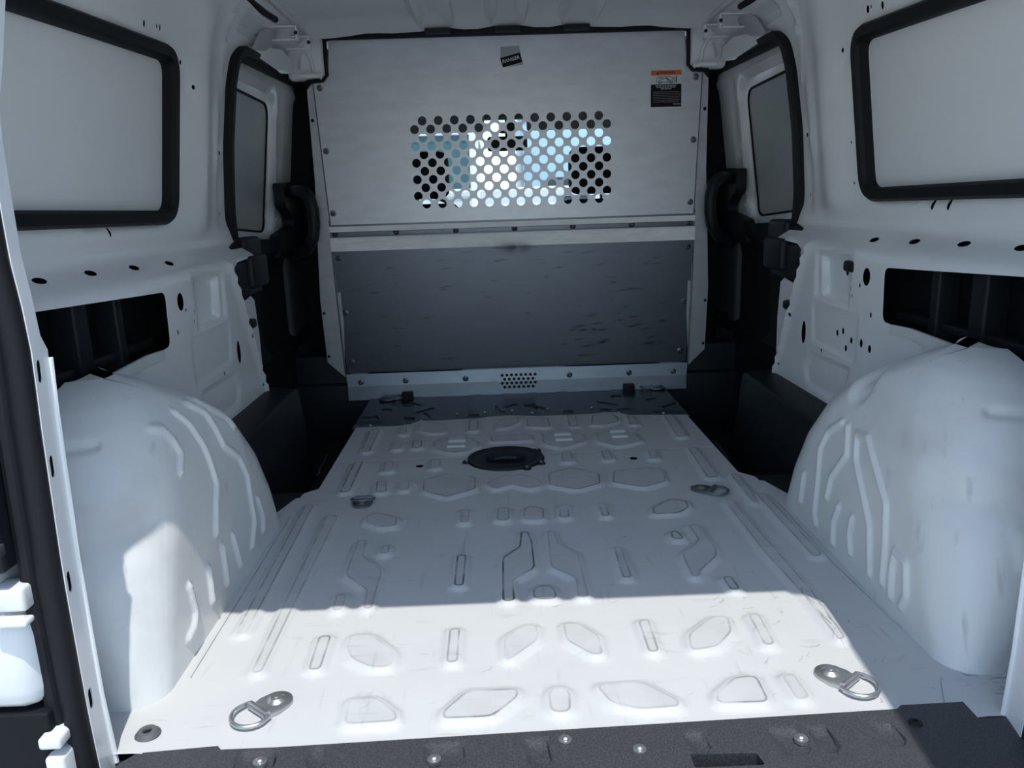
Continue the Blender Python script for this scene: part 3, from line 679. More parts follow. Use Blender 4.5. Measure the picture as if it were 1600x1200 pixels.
# stamped brackets at the front roof corners
def build_brackets(s):
    wl = walls[s]
    P = lambda x, y, z: Vector((s*x, y, z))
    def fold(bm, pts, t=.002):
        v = [bm.verts.new(P(*p)) for p in pts]; f = bm.faces.new(v)
        r = bmesh.ops.solidify(bm, geom=[f], thickness=t)
    bm = bmesh.new()
    fold(bm, [(.792, 2.545, 1.224), (.775, 2.585, 1.275), (.758, 2.655, 1.308), (.752, 2.72, 1.300), (.770, 2.72, 1.262), (.790, 2.66, 1.230)])
    fold(bm, [(.797, 2.52, 1.222), (.785, 2.70, 1.250), (.768, 2.80, 1.262), (.765, 2.92, 1.250), (.772, 2.95, 1.208), (.802, 2.90, 1.203), (.806, 2.53, 1.208)])
    fold(bm, [(.735, 2.86, 1.22), (.722, 2.88, 1.262), (.722, 2.90, 1.268), (.735, 2.90, 1.21)])
    obj('stamped_bracket', bm, M['paint'], wl)
    for (y, z) in ((2.66, 1.285), (2.84, 1.290)):
        bm = bmesh.new()
        add_box(bm, (min(s*.685, s*.76), y, z+.018), (max(s*.685, s*.76), y+.03, z+.022), .001)
        add_box(bm, (min(s*.685, s*.76), y, z-.022), (max(s*.685, s*.76), y+.012, z-.018), .001)
        add_box(bm, (min(s*.680, s*.684), y, z-.022), (max(s*.680, s*.684), y+.03, z+.022), .001)
        obj('hook_bracket', bm, M['paint'], wl)
        bm = bmesh.new(); add_lathe(bm, [(0, .002), (.006, .002), (.006, 0)], 10, Matrix.Translation(P(.682, y-.001, z)) @ Matrix.Rotation(math.pi/2, 4, 'X')); obj('slot', bm, M['dark'], wl)
    # white corner pressing beside the bulkhead notch with its rod
    bm = bmesh.new(); add_box(bm, (min(s*.655, s*.80), 2.975, 1.19), (max(s*.655, s*.80), 3.03, 1.345), .02)
    add_tube(bm, [P(.70, 2.972, 1.20), P(.705, 2.966, 1.25), P(.72, 2.966, 1.285), P(.75, 2.966, 1.295)], .007, 8)
    obj('corner_pressing', bm, M['paint'], wl)
    bm = bmesh.new(); add_tube(bm, [P(.665, 2.935, 1.196), P(.745, 2.925, 1.196)], .008, 10); add_tube(bm, [P(.672, 2.935, 1.196), P(.668, 2.935, 1.196)], .012, 10)
    obj('hinge_rod', bm, M['paint'], wl)
    bm = bmesh.new(); add_tube(bm, [P(.650, 2.955, 1.335), P(.652, 2.955, 1.26), P(.652, 2.955, 1.20), P(.668, 2.955, 1.184), P(.715, 2.955, 1.180)], .007, 8); obj('notch_seal', bm, M['rubber'], wl)
    bm = bmesh.new(); add_box(bm, (min(s*.69, s*.735), 2.975, 1.10), (max(s*.69, s*.735), 3.0, 1.19), .004); obj('notch_block', bm, M['rubber'], wl)
for s in (-1, 1): build_brackets(s)

# ================================================================ BULKHEAD
def build_bulkhead():
    t = empty('bulkhead_partition', (0, D, 0), label='galvanised steel bulkhead with round perforated sight panel closing off the cab', cat='partition')
    marks = [(random.uniform(.15, .58), random.uniform(.17, .33), random.uniform(.008, .03), random.uniform(.002, .005)) for _ in range(22)]+[(random.uniform(-.62, .6), random.uniform(.2, .57), random.uniform(.006, .03), .002) for _ in range(26)]
    def stain(P):
        x, z = P[:, 0], P[:, 1]
        v = .9*np.exp(-(((x-.012)/.05)**2+((z-.565)/.016)**2))+.35*np.exp(-(((x+.03)/.11)**2+((z-.578)/.012)**2))
        for a, b, l, h in marks: v = np.maximum(v, 1.0*np.exp(-(((x-a)/l)**2+((z-b-(x-a)*.12)/h)**2)))
        return v
    mir = lambda l: l+[(-x, z) for x, z in l[::-1]]
    F = flat((0, 0, 0), (1, 0, 0), (0, 0, 1), (0, 1, 0))
    def piece(name, outl, holes, m, y0=0., y1=0., z0=0, z1=1, th=.0025, grid=None, lab=None):
        outl = outl if area(outl) > 0 else outl[::-1]
        fm = lambda P, d: np.column_stack([P[:, 0], y0+(y1-y0)*(P[:, 1]-z0)/(z1-z0)+d, P[:, 1]])
        return obj(name, plate(outl, holes, fm, th, grid, attr=stain), m, t, label=lab)
    up = mir([(.6395, 1.319), (.648, 1.200), (.655, 1.188), (.705, 1.176), (.684, .674)])
    holes = []
    for r in range(11):
        n = 12 if r % 2 == 0 else 13; z = 1.0365-r*.0297
        for k in range(n): holes.append(circ(.0035+(k-(n-1)/2)*.0590, z, .0162, 20))
    piece('upper_panel', up, holes, M['galv'])
    # pressed rail between the panels: flange and lower face lightened, groove darkened by colour
    piece('rail_flange', mir([(.692, .667), (.691, .646)]), [], M['galvlit'], -.004, -.004)
    piece('rail_groove', mir([(.694, .690), (.690, .600)]), [], M['galvshade'], .006, .006)
    piece('rail_face', mir([(.691, .628), (.688, .576)]), [], M['galvlit'], -.020, -.012, .576, .628, grid=(.01, .006))
    bm = bmesh.new(); add_box(bm, (-.69, -.020, .6275), (.69, .006, .6295)); obj('rail_ledge', bm, M['galvshade'], t)
    bm = bmesh.new(); add_box(bm, (-.691, -.004, .645), (.691, .006, .647)); obj('rail_return', bm, M['galvshade'], t)
    piece('lower_panel', mir([(.689, .580), (.676, .094)]), [], M['galvshade'], .034, -.008, .094, .58, grid=(.008, .004), lab='scuffed lower steel sheet with shade toned into its colour')
    vh = [circ(-.061+.0187*k+(.0094 if r % 2 else 0), .071-r*.0158, .0062, 10) for r in range(4) for k in range(8 if r % 2 == 0 else 7)]
    piece('base_strip', mir([(.676, .096), (.671, .048)]), [h for h in vh if h[0][1] > .048 and min(p[1] for p in h) > .0485], M['galvbase'], -.004, .003, .048, .096)
    piece('base_foot', mir([(.671, .048), (.671, -.008)]), [h for h in vh if max(p[1] for p in h) < .0475], M['galvbase'], -.006, -.004, -.008, .048)
    box('vent_shade_sheet', (-.12, .012, -.01), (.12, .016, .09), M['dark'], t, 0)  # added black sheet, darkens the vent holes against the lit cab
    # side wings
    for s in (-1, 1):
        wing = [(s*.684, 1.19), (s*.70, 1.19), (s*.732, 1.155), (s*.732, .84), (s*.745, .56), (s*.752, .39), (s*.745, .147), (s*.68, .085), (s*.668, .3), (s*.68, .65)]
        wing = wing if area(wing) > 0 else wing[::-1]
        hl = [circ(s*.742, .34, .006, 8), circ(s*.738, .17, .006, 8), circ(s*.722, 1.05, .007, 8)]
        obj('side_wing', plate(wing, hl, lambda P, d: np.column_stack([P[:, 0], .006+.05*(np.abs(P[:, 0])-.68)+d, P[:, 1]]), .002), M['galv'], t)
        bm = bmesh.new(); add_tube(bm, [(s*.706, .003, 1.176), (s*.686, .003, .674), (s*.689, .003, .58), (s*.677, .003, .1)], .0035, 8); obj('edge_fold', bm, M['galvshade'], t)
    def bolt_me():
        bm = bmesh.new()
        add_lathe(bm, [(0, .0075), (.004, .0073), (.0068, .0055), (.008, .0022), (.0115, .0018), (.0115, 0)], 14, Matrix.Rotation(math.pi/2, 4, 'X'))
        me = bpy.data.meshes.new('bolt'); bm.to_mesh(me); bm.free(); me.materials.append(M['zinc'])
        for p in me.polygons: p.use_smooth = True
        return me
    bme = bolt_me()
    def bolt(x, y, z):
        b = bpy.data.objects.new('bolt', bme); C.objects.link(b); b.parent = t; b.location = (x, y, z)
    for x, z in ((.683, 1.160), (.679, .941), (.672, .717)): bolt(x, 0, z); bolt(-x, 0, z)
    for x, z in ((.665, .550), (.659, .339), (.652, .140)):
        for q in (-1, 1): bolt(q*x, .034-.042*(z-.094)/.486, z)
    for x in (-.672, -.442, -.217, .006, .227, .451, .673): bolt(x, .004, .640)
    for x in (.618, .4425, .206): bolt(x, -.002, .064); bolt(-x, -.002, .064)
    for x in (-.4365, .4385): box('floor_clip', (x-.021, -.040, -.03), (x+.021, -.004, .022), M['rubber'], t, .003)
    # stains of grease below the rail
    # torn maker's sticker
    st = empty('sticker', (.0105, -.0008, 1.245)); st.parent = t; st['label'] = 'torn black maker\'s sticker with white lettering'
    def card(name, pl, y, m, par, **k):
        pl = pl if area(pl) > 0 else pl[::-1]
        return obj(name, plate(pl, [], flat((0, y, 0), (1, 0, 0), (0, 0, 1), (0, 1, 0)), .0004), m, par, smooth=0, **k)
    blk = mat('sticker_black', (.006, .006, .007), .5, spec=.15); wht = mat('sticker_white', (.62, .62, .60), .5); org = mat('sticker_orange', (.62, .14, .035), .45); gum = mat('sticker_residue', (.36, .37, .36), .6); gry = mat('sticker_grey', (.16, .16, .16), .5); tan = mat('sticker_tan', (.30, .26, .18), .6)
    card('torn_backing', [(-.036, .036), (.032, .038), (.036, .008), (-.036, -.012)], 0, gum, st)
    card('label_face', [(-.0385, -.002), (.034, .0155), (.042, -.018), (-.029, -.034)], -.0005, blk, st)
    card('label_rim', [(-.027, -.036), (.043, -.0195), (.042, -.026), (.0, -.031)], -.0004, tan, st)
    def text(s_, size, loc, m, par, rot=0, name='lettering', shear=0, wide=1.):
        cu = bpy.data.curves.new('t', 'FONT'); cu.body = s_; cu.size = size; cu.align_x = 'CENTER'; cu.align_y = 'CENTER'; cu.shear = shear; cu.offset = size*.015
        o = bpy.data.objects.new('t', cu); me = bpy.data.meshes.new_from_object(o)
        bpy.data.objects.remove(o)
        for v in me.vertices: v.co.x *= wide
        me.transform(Matrix.Rotation(math.pi/2, 4, 'X') @ Matrix.Rotation(rot, 4, 'Z')); me.materials.clear()
        q = obj(name, me, m, par, smooth=0); q.location = loc; return q
    text('RANGER', .0165, (0, -.0010, -.008), wht, st, math.radians(13), shear=.15)
    # warning label
    wl = empty('warning_label', (.575, -.0008, 1.1225)); wl.parent = t; wl['label'] = 'warning label: orange header, van pictogram, black text block'
    card('label_face', [(-.056, -.063), (.056, -.063), (.056, .015), (-.056, .015)], 0, blk, wl)
    card('picture_field', [(-.056, .015), (.056, .015), (.056, .046), (-.056, .046)], 0, wht, wl)
    card('orange_header', [(-.056, .046), (.056, .046), (.056, .063), (-.056, .063)], 0, org, wl)
    text('WARNING', .0105, (.004, -.0006, .0545), blk, wl, wide=1.1)
    card('warning_triangle', [(-.036, .050), (-.027, .050), (-.0315, .059)], -.0005, blk, wl)
    bm = bmesh.new()
    tb = lambda pts, r=.0008: add_tube(bm, [(x, -.0009, z) for x, z in pts], r, 6)
    tb([(-.028, .022), (-.036, .022), (-.036, .032), (-.032, .040), (.012, .0415), (.026, .036), (.030, .030), (.030, .022), (.022, .022)]); tb([(-.020, .022), (.014, .022)])
    tb([(-.026, .034), (-.014, .033), (-.006, .036), (.004, .034)]); tb([(.004, .034), (.004, .026), (.010, .024)]); tb([(.0, .038), (.004, .030)], .0014); tb([(.006, .033), (.012, .027)], .0014)
    tb([(.022, .030), (.032, .040)])
    tb([(.036, .020), (.036, .042)], .0016)
    for cx in (-.024, .018): add_tube(bm, [(cx+.0045*math.cos(a), -.0009, .0225+.0045*math.sin(a)) for a in np.linspace(0, 6.28, 15)[:-1]], .0011, 6, True)
    obj('van_pictogram', bm, blk, wl)
    for k, (z, wd, hh, mm) in enumerate(((.010, .078, .0038, gum), (.0045, .072, .0034, gum), (-.001, .040, .0034, gum))):
        x = -wd/2; bm = bmesh.new(); rr = random.Random(k)
        while x < wd/2-.004:
            l = min(rr.uniform(.006, .014), wd/2-x); add_box(bm, (x, -.0008, z-hh/2), (x+l-.0016, -.0003, z+hh/2)); x += l
        obj('text_line', bm, mm, wl, smooth=0)
    for k in range(7):
        z = -.011-k*.0058; x = -.048; bm = bmesh.new(); rr = random.Random(20+k)
        while x < .046:
            l = rr.uniform(.004, .010); add_box(bm, (x, -.0008, z-.0011), (x+l-.0012, -.0003, z+.0011)); x += l
        obj('text_line', bm, gry, wl, smooth=0)
    text('RANGER', .0056, (.039, -.0008, -.0545), wht, wl, wide=1.2)
build_bulkhead()

# ================================================================ FLOOR FITTINGS
def ring_proto():
    t = empty('cargo_ring')
    bm = bmesh.new()                       # teardrop base, points along -Y to the ring
    pl = [(.024*math.cos(a), .024*math.sin(a)) for a in np.linspace(0, math.pi, 13)]+[(-.026, -.012), (-.022, -.030), (.022, -.030), (.026, -.012)]
    a = [bm.verts.new((x, y, .0)) for x, y in pl]; b = [bm.verts.new((x, y, .0045)) for x, y in pl]; c = [bm.verts.new((x*.9, y*.9-.001, .006)) for x, y in pl]
    n = len(pl)
    for i in range(n):
        j = (i+1) % n; bm.faces.new((a[i], a[j], b[j], b[i])); bm.faces.new((b[i], b[j], c[j], c[i]))
    bm.faces.new(c); bm.faces.new(a[::-1])
    add_tube(bm, [(-.022, -.032, .007), (.022, -.032, .007)], .0062, 12)
    obj('base_plate', bm, M['zinc'], t)
    bm = bmesh.new(); add_lathe(bm, [(0, .0125), (.003, .0125), (.0035, .0115), (.009, .0115), (.0115, .009), (.0145, .007), (.0145, .005)], 18); obj('bolt', bm, M['zinc'], t)
    bm = bmesh.new()
    pts = [(-.027, -.032, .007)]+[(.029*math.cos(a), -.046+.027*math.sin(a), .007) for a in np.linspace(math.pi, 2*math.pi, 15)]+[(.027, -.032, .007)]
    add_tube(bm, pts+[(0, -.032, .007)], .0034, 10, True)
    obj('d_ring', bm, M['zinc'], t)
    return t
RP = ring_proto()
ringspec = [((-.432, 1.045), 140-180, 0, 'bright steel lashing ring in the sunlight at the left rear of the floor', False),
            ((.430, 1.055), 38, 0, 'bright steel lashing ring at the right rear of the floor, beside the scuffed rail', False),
            ((-.433, 1.838), 180, 168, 'dull steel lashing ring with raised loop, left side at mid floor', True),
            ((.435, 1.855), 55, 0, 'dull steel lashing ring lying flat, right side at mid floor', True),
            ((-.523, 2.925), 90, 0, 'small steel lashing ring at the left foot of the bulkhead', True),
            ((.560, 2.945), 260, 0, 'small steel lashing ring at the right foot of the bulkhead', True)]
for i, ((x, y), a, tilt, lab, dull) in enumerate(ringspec):
    o = RP if i == 0 else copy_tree(RP)
    o.location = (x, y, .0005); o.rotation_euler = (0, 0, math.radians(a))
    tag(o, lab, 'lashing ring', 'lashing rings on the load floor')
    for ch in o.children:
        if dull:
            ch.data = ch.data.copy(); ch.data.materials.clear(); ch.data.materials.append(M['zincold'])
        if tilt and ch.name.startswith('d_ring'):
            ch.matrix_local = Matrix.Translation((0, -.032, .007)) @ Matrix.Rotation(math.radians(-tilt), 4, 'X') @ Matrix.Translation((0, .032, -.007))

def access_cover():
    t = empty('access_cover', (-.062, 2.158, .0), label='oval black access cover let into the middle of the white floor', cat='cover')
    bm = bmesh.new()
    add_lathe(bm, [(0, .001), (.050, .001), (.066, .004), (.078, .0045), (.086, .002), (.098, .002), (.104, .006), (.112, .006), (.115, 0)], 40, Matrix.Diagonal((1, .93, 1, 1)))
    obj('cover_plate', bm, M['black'], t)
    bm = bmesh.new(); add_tube(bm, [(-.055, -.005, .006), (-.03, -.02, .008), (0, -.012, .009), (.03, -.02, .008), (.055, -.005, .006)], .009, 8); obj('moulded_rib', bm, M['black'], t)
    for a in (192, 330, 35, 300):
        x, y = .117*math.cos(math.radians(a)), .109*math.sin(math.radians(a))
        bm = bmesh.new(); add_lathe(bm, [(0, .006), (.010, .006), (.014, .0)], 10, Matrix.Translation((x, y, 0))); obj('ear', bm, M['black'], t)
        bm = bmesh.new(); add_lathe(bm, [(0, .010), (.003, .0095), (.005, .006)], 10, Matrix.Translation((x, y, 0))); obj('screw', bm, M['zincold'], t)
access_cover()
def grommet():
    t = empty('rubber_grommet', (-.602, .982, .0035), label='round grey rubber grommet in the floor corner by the left rear pillar', cat='grommet')
    bm = bmesh.new(); add_lathe(bm, [(0, .003), (.006, .003), (.007, .006), (.013, .006), (.018, .0)], 20)
    t2 = mat('grommet_rubber', (.10, .105, .11), .6); obj('rim', bm, t2, t)
    bm = bmesh.new(); add_lathe(bm, [(0, .0042), (.0045, .004), (.006, .0031)], 12); obj('centre', bm, M['rubber'], t)
grommet()

# ================================================================ REAR OPENING
def rear_pillar(s):
    nm = 'trim_3' if s < 0 else 'trim_4'
    r = empty(nm, (0, 0, 0), kind='structure')
    # inner return flange of the rear door frame: follows (x, z) line
    line = [(-.03, .628), (.0, .631), (.10, .634), (.30, .634), (.50, .628), (.575, .624), (.62, .624), (.70, .630), (.86, .628), (.90, .615), (1.0, .592), (1.1, .575), (1.19, .55)]
    zs = np.array([a for a, b in line]); xs = np.array([b for a, b in line])
    X = lambda z: np.interp(z, zs, xs)
    outer = [(0, -.03), (1, -.03), (1, 1.20), (0, 1.20)]
    # (u: 0 inner edge .. 1 pillar outer edge)
    hl = []
    def fm(P, d):
        u, z = P[:, 0], P[:, 1]; x = X(z)+.004+u*.215; y = .926+.01*u
        return np.column_stack([s*x, y+d, z])
    obj('pillar_face', plate(outer, hl, fm, .004, (.1, .05)), M['paint'], r)
    # return flange running forward
    slots = [(.911, z) for z in (.560, .440, .285, .115)]
    o2 = [(.897, -.03), (.945, -.03), (.945, .58), (.930, .60), (.932, 1.2), (.897, 1.2)]
    hh = [[(y+a*.0065, z+b*.014) for a, b in ((-1, -.7), (-.5, -1), (.5, -1), (1, -.7), (1, .7), (.5, 1), (-.5, 1), (-1, .7))] for y, z in slots]
    f2 = lambda P, d: np.column_stack([s*(X(P[:, 1])-.006+.010*(P[:, 0]-.897)/.05+d), P[:, 0], P[:, 1]])
    obj('return_flange', plate(o2, hh, f2, .0015, (.02, .05)), M['paint'], r)
    obj('slot_shade_sheet', plate([(.899, 0), (.924, 0), (.924, .62), (.899, .62)], [], lambda P, d: np.column_stack([s*(X(P[:, 1])+.0015+d), P[:, 0], P[:, 1]]), .001, (.02, .05)), M['lining'], r)  # near-black sheet stands in for the shade behind the slots
    bm = bmesh.new(); add_tube(bm, [(s*(float(X(z))+.002), .945, z) for z in (-.02, .1, .2, .3, .4, .5, .57)], .0035, 8); obj('flange_lip', bm, M['paint'], r)
    # rubber door seal
    bm = bmesh.new(); add_tube(bm, [(s*(float(X(z))+.009), .892, z) for z in np.linspace(-.05, 1.19, 26)], .0145, 12, sx=1.0)
    add_tube(bm, [(s*(float(X(z))+.033), .894, z) for z in np.linspace(-.05, 1.19, 26)], .0125, 10)
    obj('door_seal', bm, M['rubber'], r)
    # pillar body, outer part
    bm = bmesh.new(); add_box(bm, (min(s*.70, s*.90), .927, -.04), (max(s*.70, s*.90), .945, 1.25), .004)
    bmesh.ops.bisect_plane(bm, geom=bm.verts[:]+bm.edges[:]+bm.faces[:], plane_co=(0, 0, 0), plane_no=(0, 0, 1))
    obj('pillar_box', bm, M['paint'], r)
    # outer quarter: black lamp housing, white lower body corner with hinge
    def bits(name, m, *bs):
        bm = bmesh.new()
        for x0, x1, y0, y1, z0, z1, b in bs: add_box(bm, (min(s*x0, s*x1), y0, z0), (max(s*x0, s*x1), y1, z1), b)
        obj(name, bm, m, r)
    bits('lamp_housing', M['black'], (.676, .95, .86, .93, .32, .85, .008), (.70, .95, .83, .90, .34, .80, .02))
    bits('striker_bolt', M['zincold'], (.674, .690, .85, .87, .345, .360, .003))
    bits('lower_body_corner', M['arch'], (.664, .95, .866, .94, .122, .262, .034))
    bits('hinge_leaf', M['arch'], (.662, .700, .866, .90, .268, .300, .005), (.655, .70, .850, .87, .256, .264, .003), (.700, .95, .875, .93, .262, .312, .008))
    bits('corner_recess', M['lining'], (.664, .95, .87, .93, -.06, .122, .004))
    bits('bumper_corner', M['arch'], (.645, .670, .855, .90, -.06, .068, .005), (.645, .674, .855, .90, .080, .096, .004), (.70, .95, .80, .90, -.10, .0, .02))
for s in (-1, 1): rear_pillar(s)
# header of the rear opening
bm = bmesh.new(); add_box(bm, (-.80, .885, 1.195), (.80, .98, 1.37), .02)
tag(obj('trim_5', bm, M['paint']), kind='structure')

def sill_cover():
    t = empty('rear_sill_cover', (0, .955, 0), label='black textured plastic sill cover along the rear edge of the floor', cat='sill cover')
    outer = rnd([(-.625, 0), (-.60, -.012), (-.60, -.30), (.655, -.30), (.655, -.005), (.635, .016), (.50, .020), (.49, .012), (-.52, -.003), (-.535, -.012)], .006)
    outer = [(-.615, -.03), (-.600, -.012), (-.49, -.004), (-.483, -.012), (-.40, -.012), (.49, .012), (.50, .020), (.61, .022), (.635, -.01), (.66, -.10), (.66, -.34), (-.64, -.34), (-.635, -.08)]
    outer = outer[::-1] if area(outer) < 0 else outer
    rib = []; ribl = []
    for x0, x1, y in ((.166, .20, -.058), (.285, .335, -.068), (.34, .375, -.066), (.43, .47, -.06), (-.06, -.02, -.07), (-.2, -.14, -.06), (-.36, -.33, -.06), (-.46, -.40, -.06)):
        rib.append(rnd([(x0, .05), (x1-.006, .05), (x1, y), (x0+.010, y-.004)], .012, 3))
        for e in (-.001, .001, .004):
            ribl.append(([(x0-e, -.018), (x0+.006-e, y+.008), (x0+.016-e*.5, y-.003-e), (x1-.008, y-.001-e), (x1+e, y+.010), (x1-.004+e, -.018)], False))
    rib = [r if area(r) > 0 else r[::-1] for r in rib]
    def f(P):
        z = np.full(len(P), .0022)-.05*sm((-P[:, 1]-.20)/.14)
        for r in rib: z -= .006*sm((sdf(P, r)+.003)/.004)*sm((-.017-P[:, 1])/.010)
        return z
    slot = rnd([(.168, -.062), (.258, -.066), (.262, -.088), (.168, -.088)], .003, 2)[::-1]
    slot = slot if area(slot) > 0 else slot[::-1]
    ex = ribl
    me = plate(outer, [slot], lambda P, d: np.column_stack([P, f(P)+d]), -.02, (.009, .009), ex)
    obj('cover_panel', me, M['sill'], t, smooth=45)
    box('slot_well', (.16, -.095, -.04), (.27, -.055, -.018), M['dark'], t, 0)
    for x, y in ((.002, -.022), (.102, -.048), (.328, -.041), (-.42, -.04), (-.18, -.05)):
        bm = bmesh.new(); add_lathe(bm, [(0, .0055), (.003, .0055), (.0052, .004), (.0058, .002), (.0095, .0015), (.0095, -.004)], 14)
        b = obj('bolt', bm, M['zinc'], t); b.location = (x, y, .0016)
    for x in (.5,):
        bm = bmesh.new(); add_lathe(bm, [(.004, .004), (.009, .003), (.010, 0)], 12); b = obj('fastener', bm, M['black'], t); b.location = (x, -.02, .0016)
sill_cover()

# rear doors, swung open (their shadow falls into the load space)
def rear_door(s):
    d = empty('door_3' if s < 0 else 'door_4', (0, 0, 0), kind='structure')
    if s > 0: q = [((.70, .885, -.05), (.675, .885, .62), (.595, .885, 1.20)), ((.665, .27, -.05), (.63, .27, .62), (.548, .27, 1.20))]
    else: q = [((-.78, .86, -.05), (-.80, .86, .62), (-.77, .86, 1.20)), ((-1.20, .42, -.05), (-1.22, .42, .62), (-1.16, .42, 1.20))]
    nx = 1 if s > 0 else -1
    bm = bmesh.new()
    for th, k in ((0, 0), (.035, 1)):
        pass
    A = [[Vector(p) for p in col] for col in q]
    def quad(i):
        a, b, c, d_ = A[0][i], A[1][i], A[1][i+1], A[0][i+1]; o = Vector((.035*nx, 0, 0))
        v = [bm.verts.new(p) for p in (a, b, c, d_)]; w_ = [bm.verts.new(p+o) for p in (a, b, c, d_)]
        bm.faces.new(v); bm.faces.new(w_[::-1])
        for k in range(4): bm.faces.new((v[k], w_[k], w_[(k+1) % 4], v[(k+1) % 4]))
    quad(0); quad(1)
    bmesh.ops.remove_doubles(bm, verts=bm.verts, dist=.001); bmesh.ops.recalc_face_normals(bm, faces=bm.faces)
    obj('door_shell', bm, M['paint'], d)
    bm = bmesh.new()
    a, b = A[0][0], A[1][0]; c, e = A[0][1], A[1][1]; off = Vector((-.006*nx, 0, 0))
    pts = [a.lerp(b, .1).lerp(c.lerp(e, .1), .15), a.lerp(b, .9).lerp(c.lerp(e, .9), .15), a.lerp(b, .9).lerp(c.lerp(e, .9), .85), a.lerp(b, .1).lerp(c.lerp(e, .1), .85)]
    v = [bm.verts.new(p+off) for p in pts]; f = bm.faces.new(v); bmesh.ops.solidify(bm, geom=[f], thickness=.004)
    obj('door_lining', bm, M['black'], d)
for s in (-1, 1): rear_door(s)

# ================================================================ CAB
def cab():
    seatm = mat('seat_fabric', (.012, .013, .015), .8); lin = mat('headlining', (.16, .16, .15), .85); dash = mat('dashboard_plastic', (.02, .021, .024), .6)
    labs = {-1: 'dark cab seat behind the left part of the perforated panel', 1: 'dark cab seat behind the right part of the perforated panel'}
    for s in (-1, 1):
        t = empty('cab_seat', (s*.455, 3.45, 0), label=labs[s], cat='seat', group='cab seats')
        bm = bmesh.new(); add_box(bm, (-.24, -.12, .12), (.24, 0, .74), .04); obj('seat_back', bm, seatm, t)
        bm = bmesh.new(); add_box(bm, (-.20, -.10, .76), (.20, .0, .955), .04); obj('headrest', bm, seatm, t)
        bm = bmesh.new(); add_box(bm, (-.24, 0, .0), (.24, .48, .14), .04); obj('seat_cushion', bm, seatm, t)
        bm = bmesh.new(); add_box(bm, (-.22, -.05, -.25), (.22, .42, .0), .02); obj('seat_base', bm, dash, t)
        for q in (-.06, .06):
            bm = bmesh.new(); add_tube(bm, [(q, -.05, .72), (q, -.05, .80)], .007); obj('headrest_post', bm, M['zincold'], t)
    bm = bmesh.new(); add_box(bm, (-.90, 4.15, .10), (.90, 4.75, .62), .05); add_box(bm, (-.62, 4.08, .55), (-.22, 4.30, .70), .03)
    tag(obj('dashboard', bm, dash), 'dark dashboard below the windscreen, mostly hidden by the bulkhead', 'dashboard')
    t = empty('steering_wheel', (-.42, 3.98, .62), (math.radians(62), 0, 0), label='dark steering wheel in front of the left cab seat', cat='steering wheel')
    bm = bmesh.new(); add_tube(bm, [(.185*math.cos(a), .185*math.sin(a), 0) for a in np.linspace(0, 2*math.pi, 33)[:-1]], .014, 10, True); obj('rim', bm, dash, t)
    bm = bmesh.new(); add_box(bm, (-.175, -.02, -.02), (.175, .02, .0), .006); add_box(bm, (-.06, -.06, -.04), (.06, .06, .0), .02); obj('spokes', bm, dash, t)
    # cab shell
    c = empty('trim_6', (0, 0, 0), kind='structure')
    bm = bmesh.new(); add_box(bm, (-.85, 3.02, 1.27), (.85, 3.92, 1.30), .01); add_box(bm, (-.85, 3.86, 1.125), (.85, 3.95, 1.30), .02); obj('headlining', bm, lin, c)
    for x0, x1 in ((-.62, -.10), (.10, .62)):
        bm = bmesh.new(); add_box(bm, (x0, 3.80, 1.064), (x1, 3.84, 1.26), .01); obj('sun_visor', bm, mat('visor_cloth', (.30, .30, .28), .85), c)
    for s in (-1, 1):
        bm = bmesh.new(); add_tube(bm, [(s*.74, 3.90, 1.26), (s*.86, 4.65, .70), (s*.88, 4.9, .5)], .05, 10); obj('windscreen_pillar', bm, dash, c)
        bm = bmesh.new(); add_box(bm, (min(s*.88, s*.93), 3.05, -.3), (max(s*.88, s*.93), 4.7, .62), .02); obj('door_side', bm, dash, c)
    box('cab_floor', (-.93, 2.99, -.32), (.93, 4.8, -.26), dash, c, .005)
    bm = bmesh.new(); v = [bm.verts.new(p) for p in ((-.84, 4.70, .62), (.84, 4.70, .62), (.72, 3.93, 1.24), (-.72, 3.93, 1.24))]; f = bm.faces.new(v)
    obj('windscreen', bm, M['glass'], c, smooth=0)
    t = empty('rear_view_mirror', (.01, 4.00, 1.02), label='dark rear-view mirror seen through the middle of the perforated panel', cat='mirror')
    bm = bmesh.new(); add_box(bm, (-.10, -.012, -.035), (.10, .018, .035), .014); obj('mirror_housing', bm, dash, t)
    bm = bmesh.new(); add_tube(bm, [(0, .01, .0), (0, .03, .06), (0, .0, .12)], .010); add_box(bm, (-.04, -.02, .05), (.04, .03, .10), .01); obj('mirror_stem', bm, dash, t)
cab()

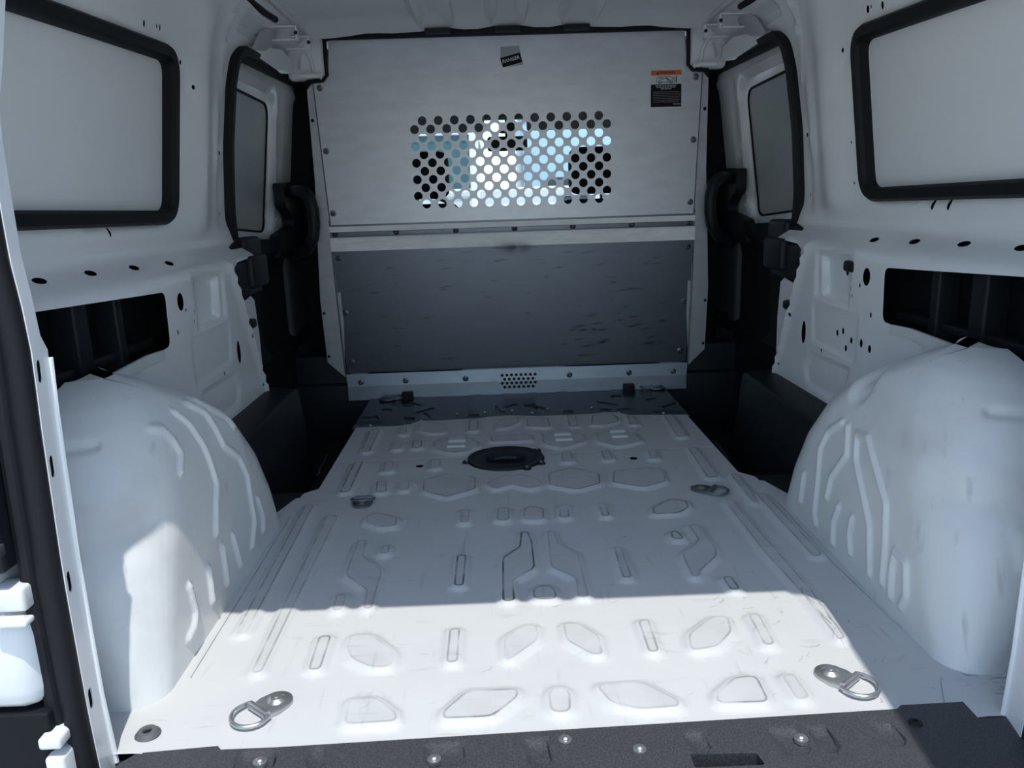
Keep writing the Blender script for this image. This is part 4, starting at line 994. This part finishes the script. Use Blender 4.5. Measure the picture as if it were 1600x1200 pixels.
# ================================================================ OUTSIDE
def outside():
    g = mat('pavement', (.74, .74, .71), .85, noise=[(.8, 6, None, .4, .6, (.66, .66, .63), .6)])
    fm = lambda P, d: np.column_stack([P, np.full(len(P), -.53)+d])
    tag(obj('ground', plate([(-60, -40), (60, -40), (60, 120), (-60, 120)], [], fm, -.05), g), kind='structure')
    wt = mat('white_render', (.80, .80, .78), .7); te = mat('teal_cladding', (.035, .105, .125), .5); gl = mat('dark_glazing', (.03, .05, .06), .15)
    t = empty('storage_building', (-.2, 17, -.53), label='low white building ahead of the windscreen, seen through the perforated panel', cat='building')
    box('wall', (-4.0, 0, 0), (5.5, 5, 1.50), wt, t, .03); box('roof', (-4.1, -.1, 1.48), (5.6, 5.1, 1.56), wt, t, .02)
    box('roller_door', (-1.2, -.03, 0), (-.3, .02, 1.40), mat('grey_shutter', (.5, .52, .5), .5), t, .01)
    box('door_gap', (-.25, -.03, 0), (-.18, .02, 1.45), gl, t, .005); box('window', (1.5, -.03, .9), (2.2, .02, 1.35), gl, t, .01)
    t = empty('teal_building', (-5.5, 26, -.53), label='taller teal clad building behind the low white building', cat='building')
    box('wall', (-7, 0, 0), (4.9, 8, 3.45), te, t, .03); box('roof_band', (-7.1, -.1, 3.40), (5.0, 8.1, 3.60), wt, t, .03)
    for k in range(5): box('window', (-5.5+k*2, -.05, 2.2), (-4.3+k*2, .02, 2.9), gl, t, .02)
    t = empty('sky_tone_building', (7.0, 30, -.53), label='added pale blue building standing in for sky ahead of the windscreen, right of the mirror', cat='building')
    bl = mat('sky_tone_blue', (.44, .60, .72), .4)  # building added so its blue stands in for the sky here
    box('wall', (-5.9, 0, 0), (6, 8, 4.3), bl, t, .03); box('roof_band', (-6.0, -.1, 4.25), (6.1, 8.1, 4.45), wt, t, .03)
    for k in range(4): box('window', (-5+k*2.6, -.05, .9), (-3.4+k*2.6, .02, 2.1), gl, t, .02)
    bm = bmesh.new(); add_tube(bm, [(-.33, 12, -.53), (-.33, 12, 2.0)], .07, 10)
    tag(obj('white_post', bm, wt), 'white post standing in front of the low white building', 'post')
outside()
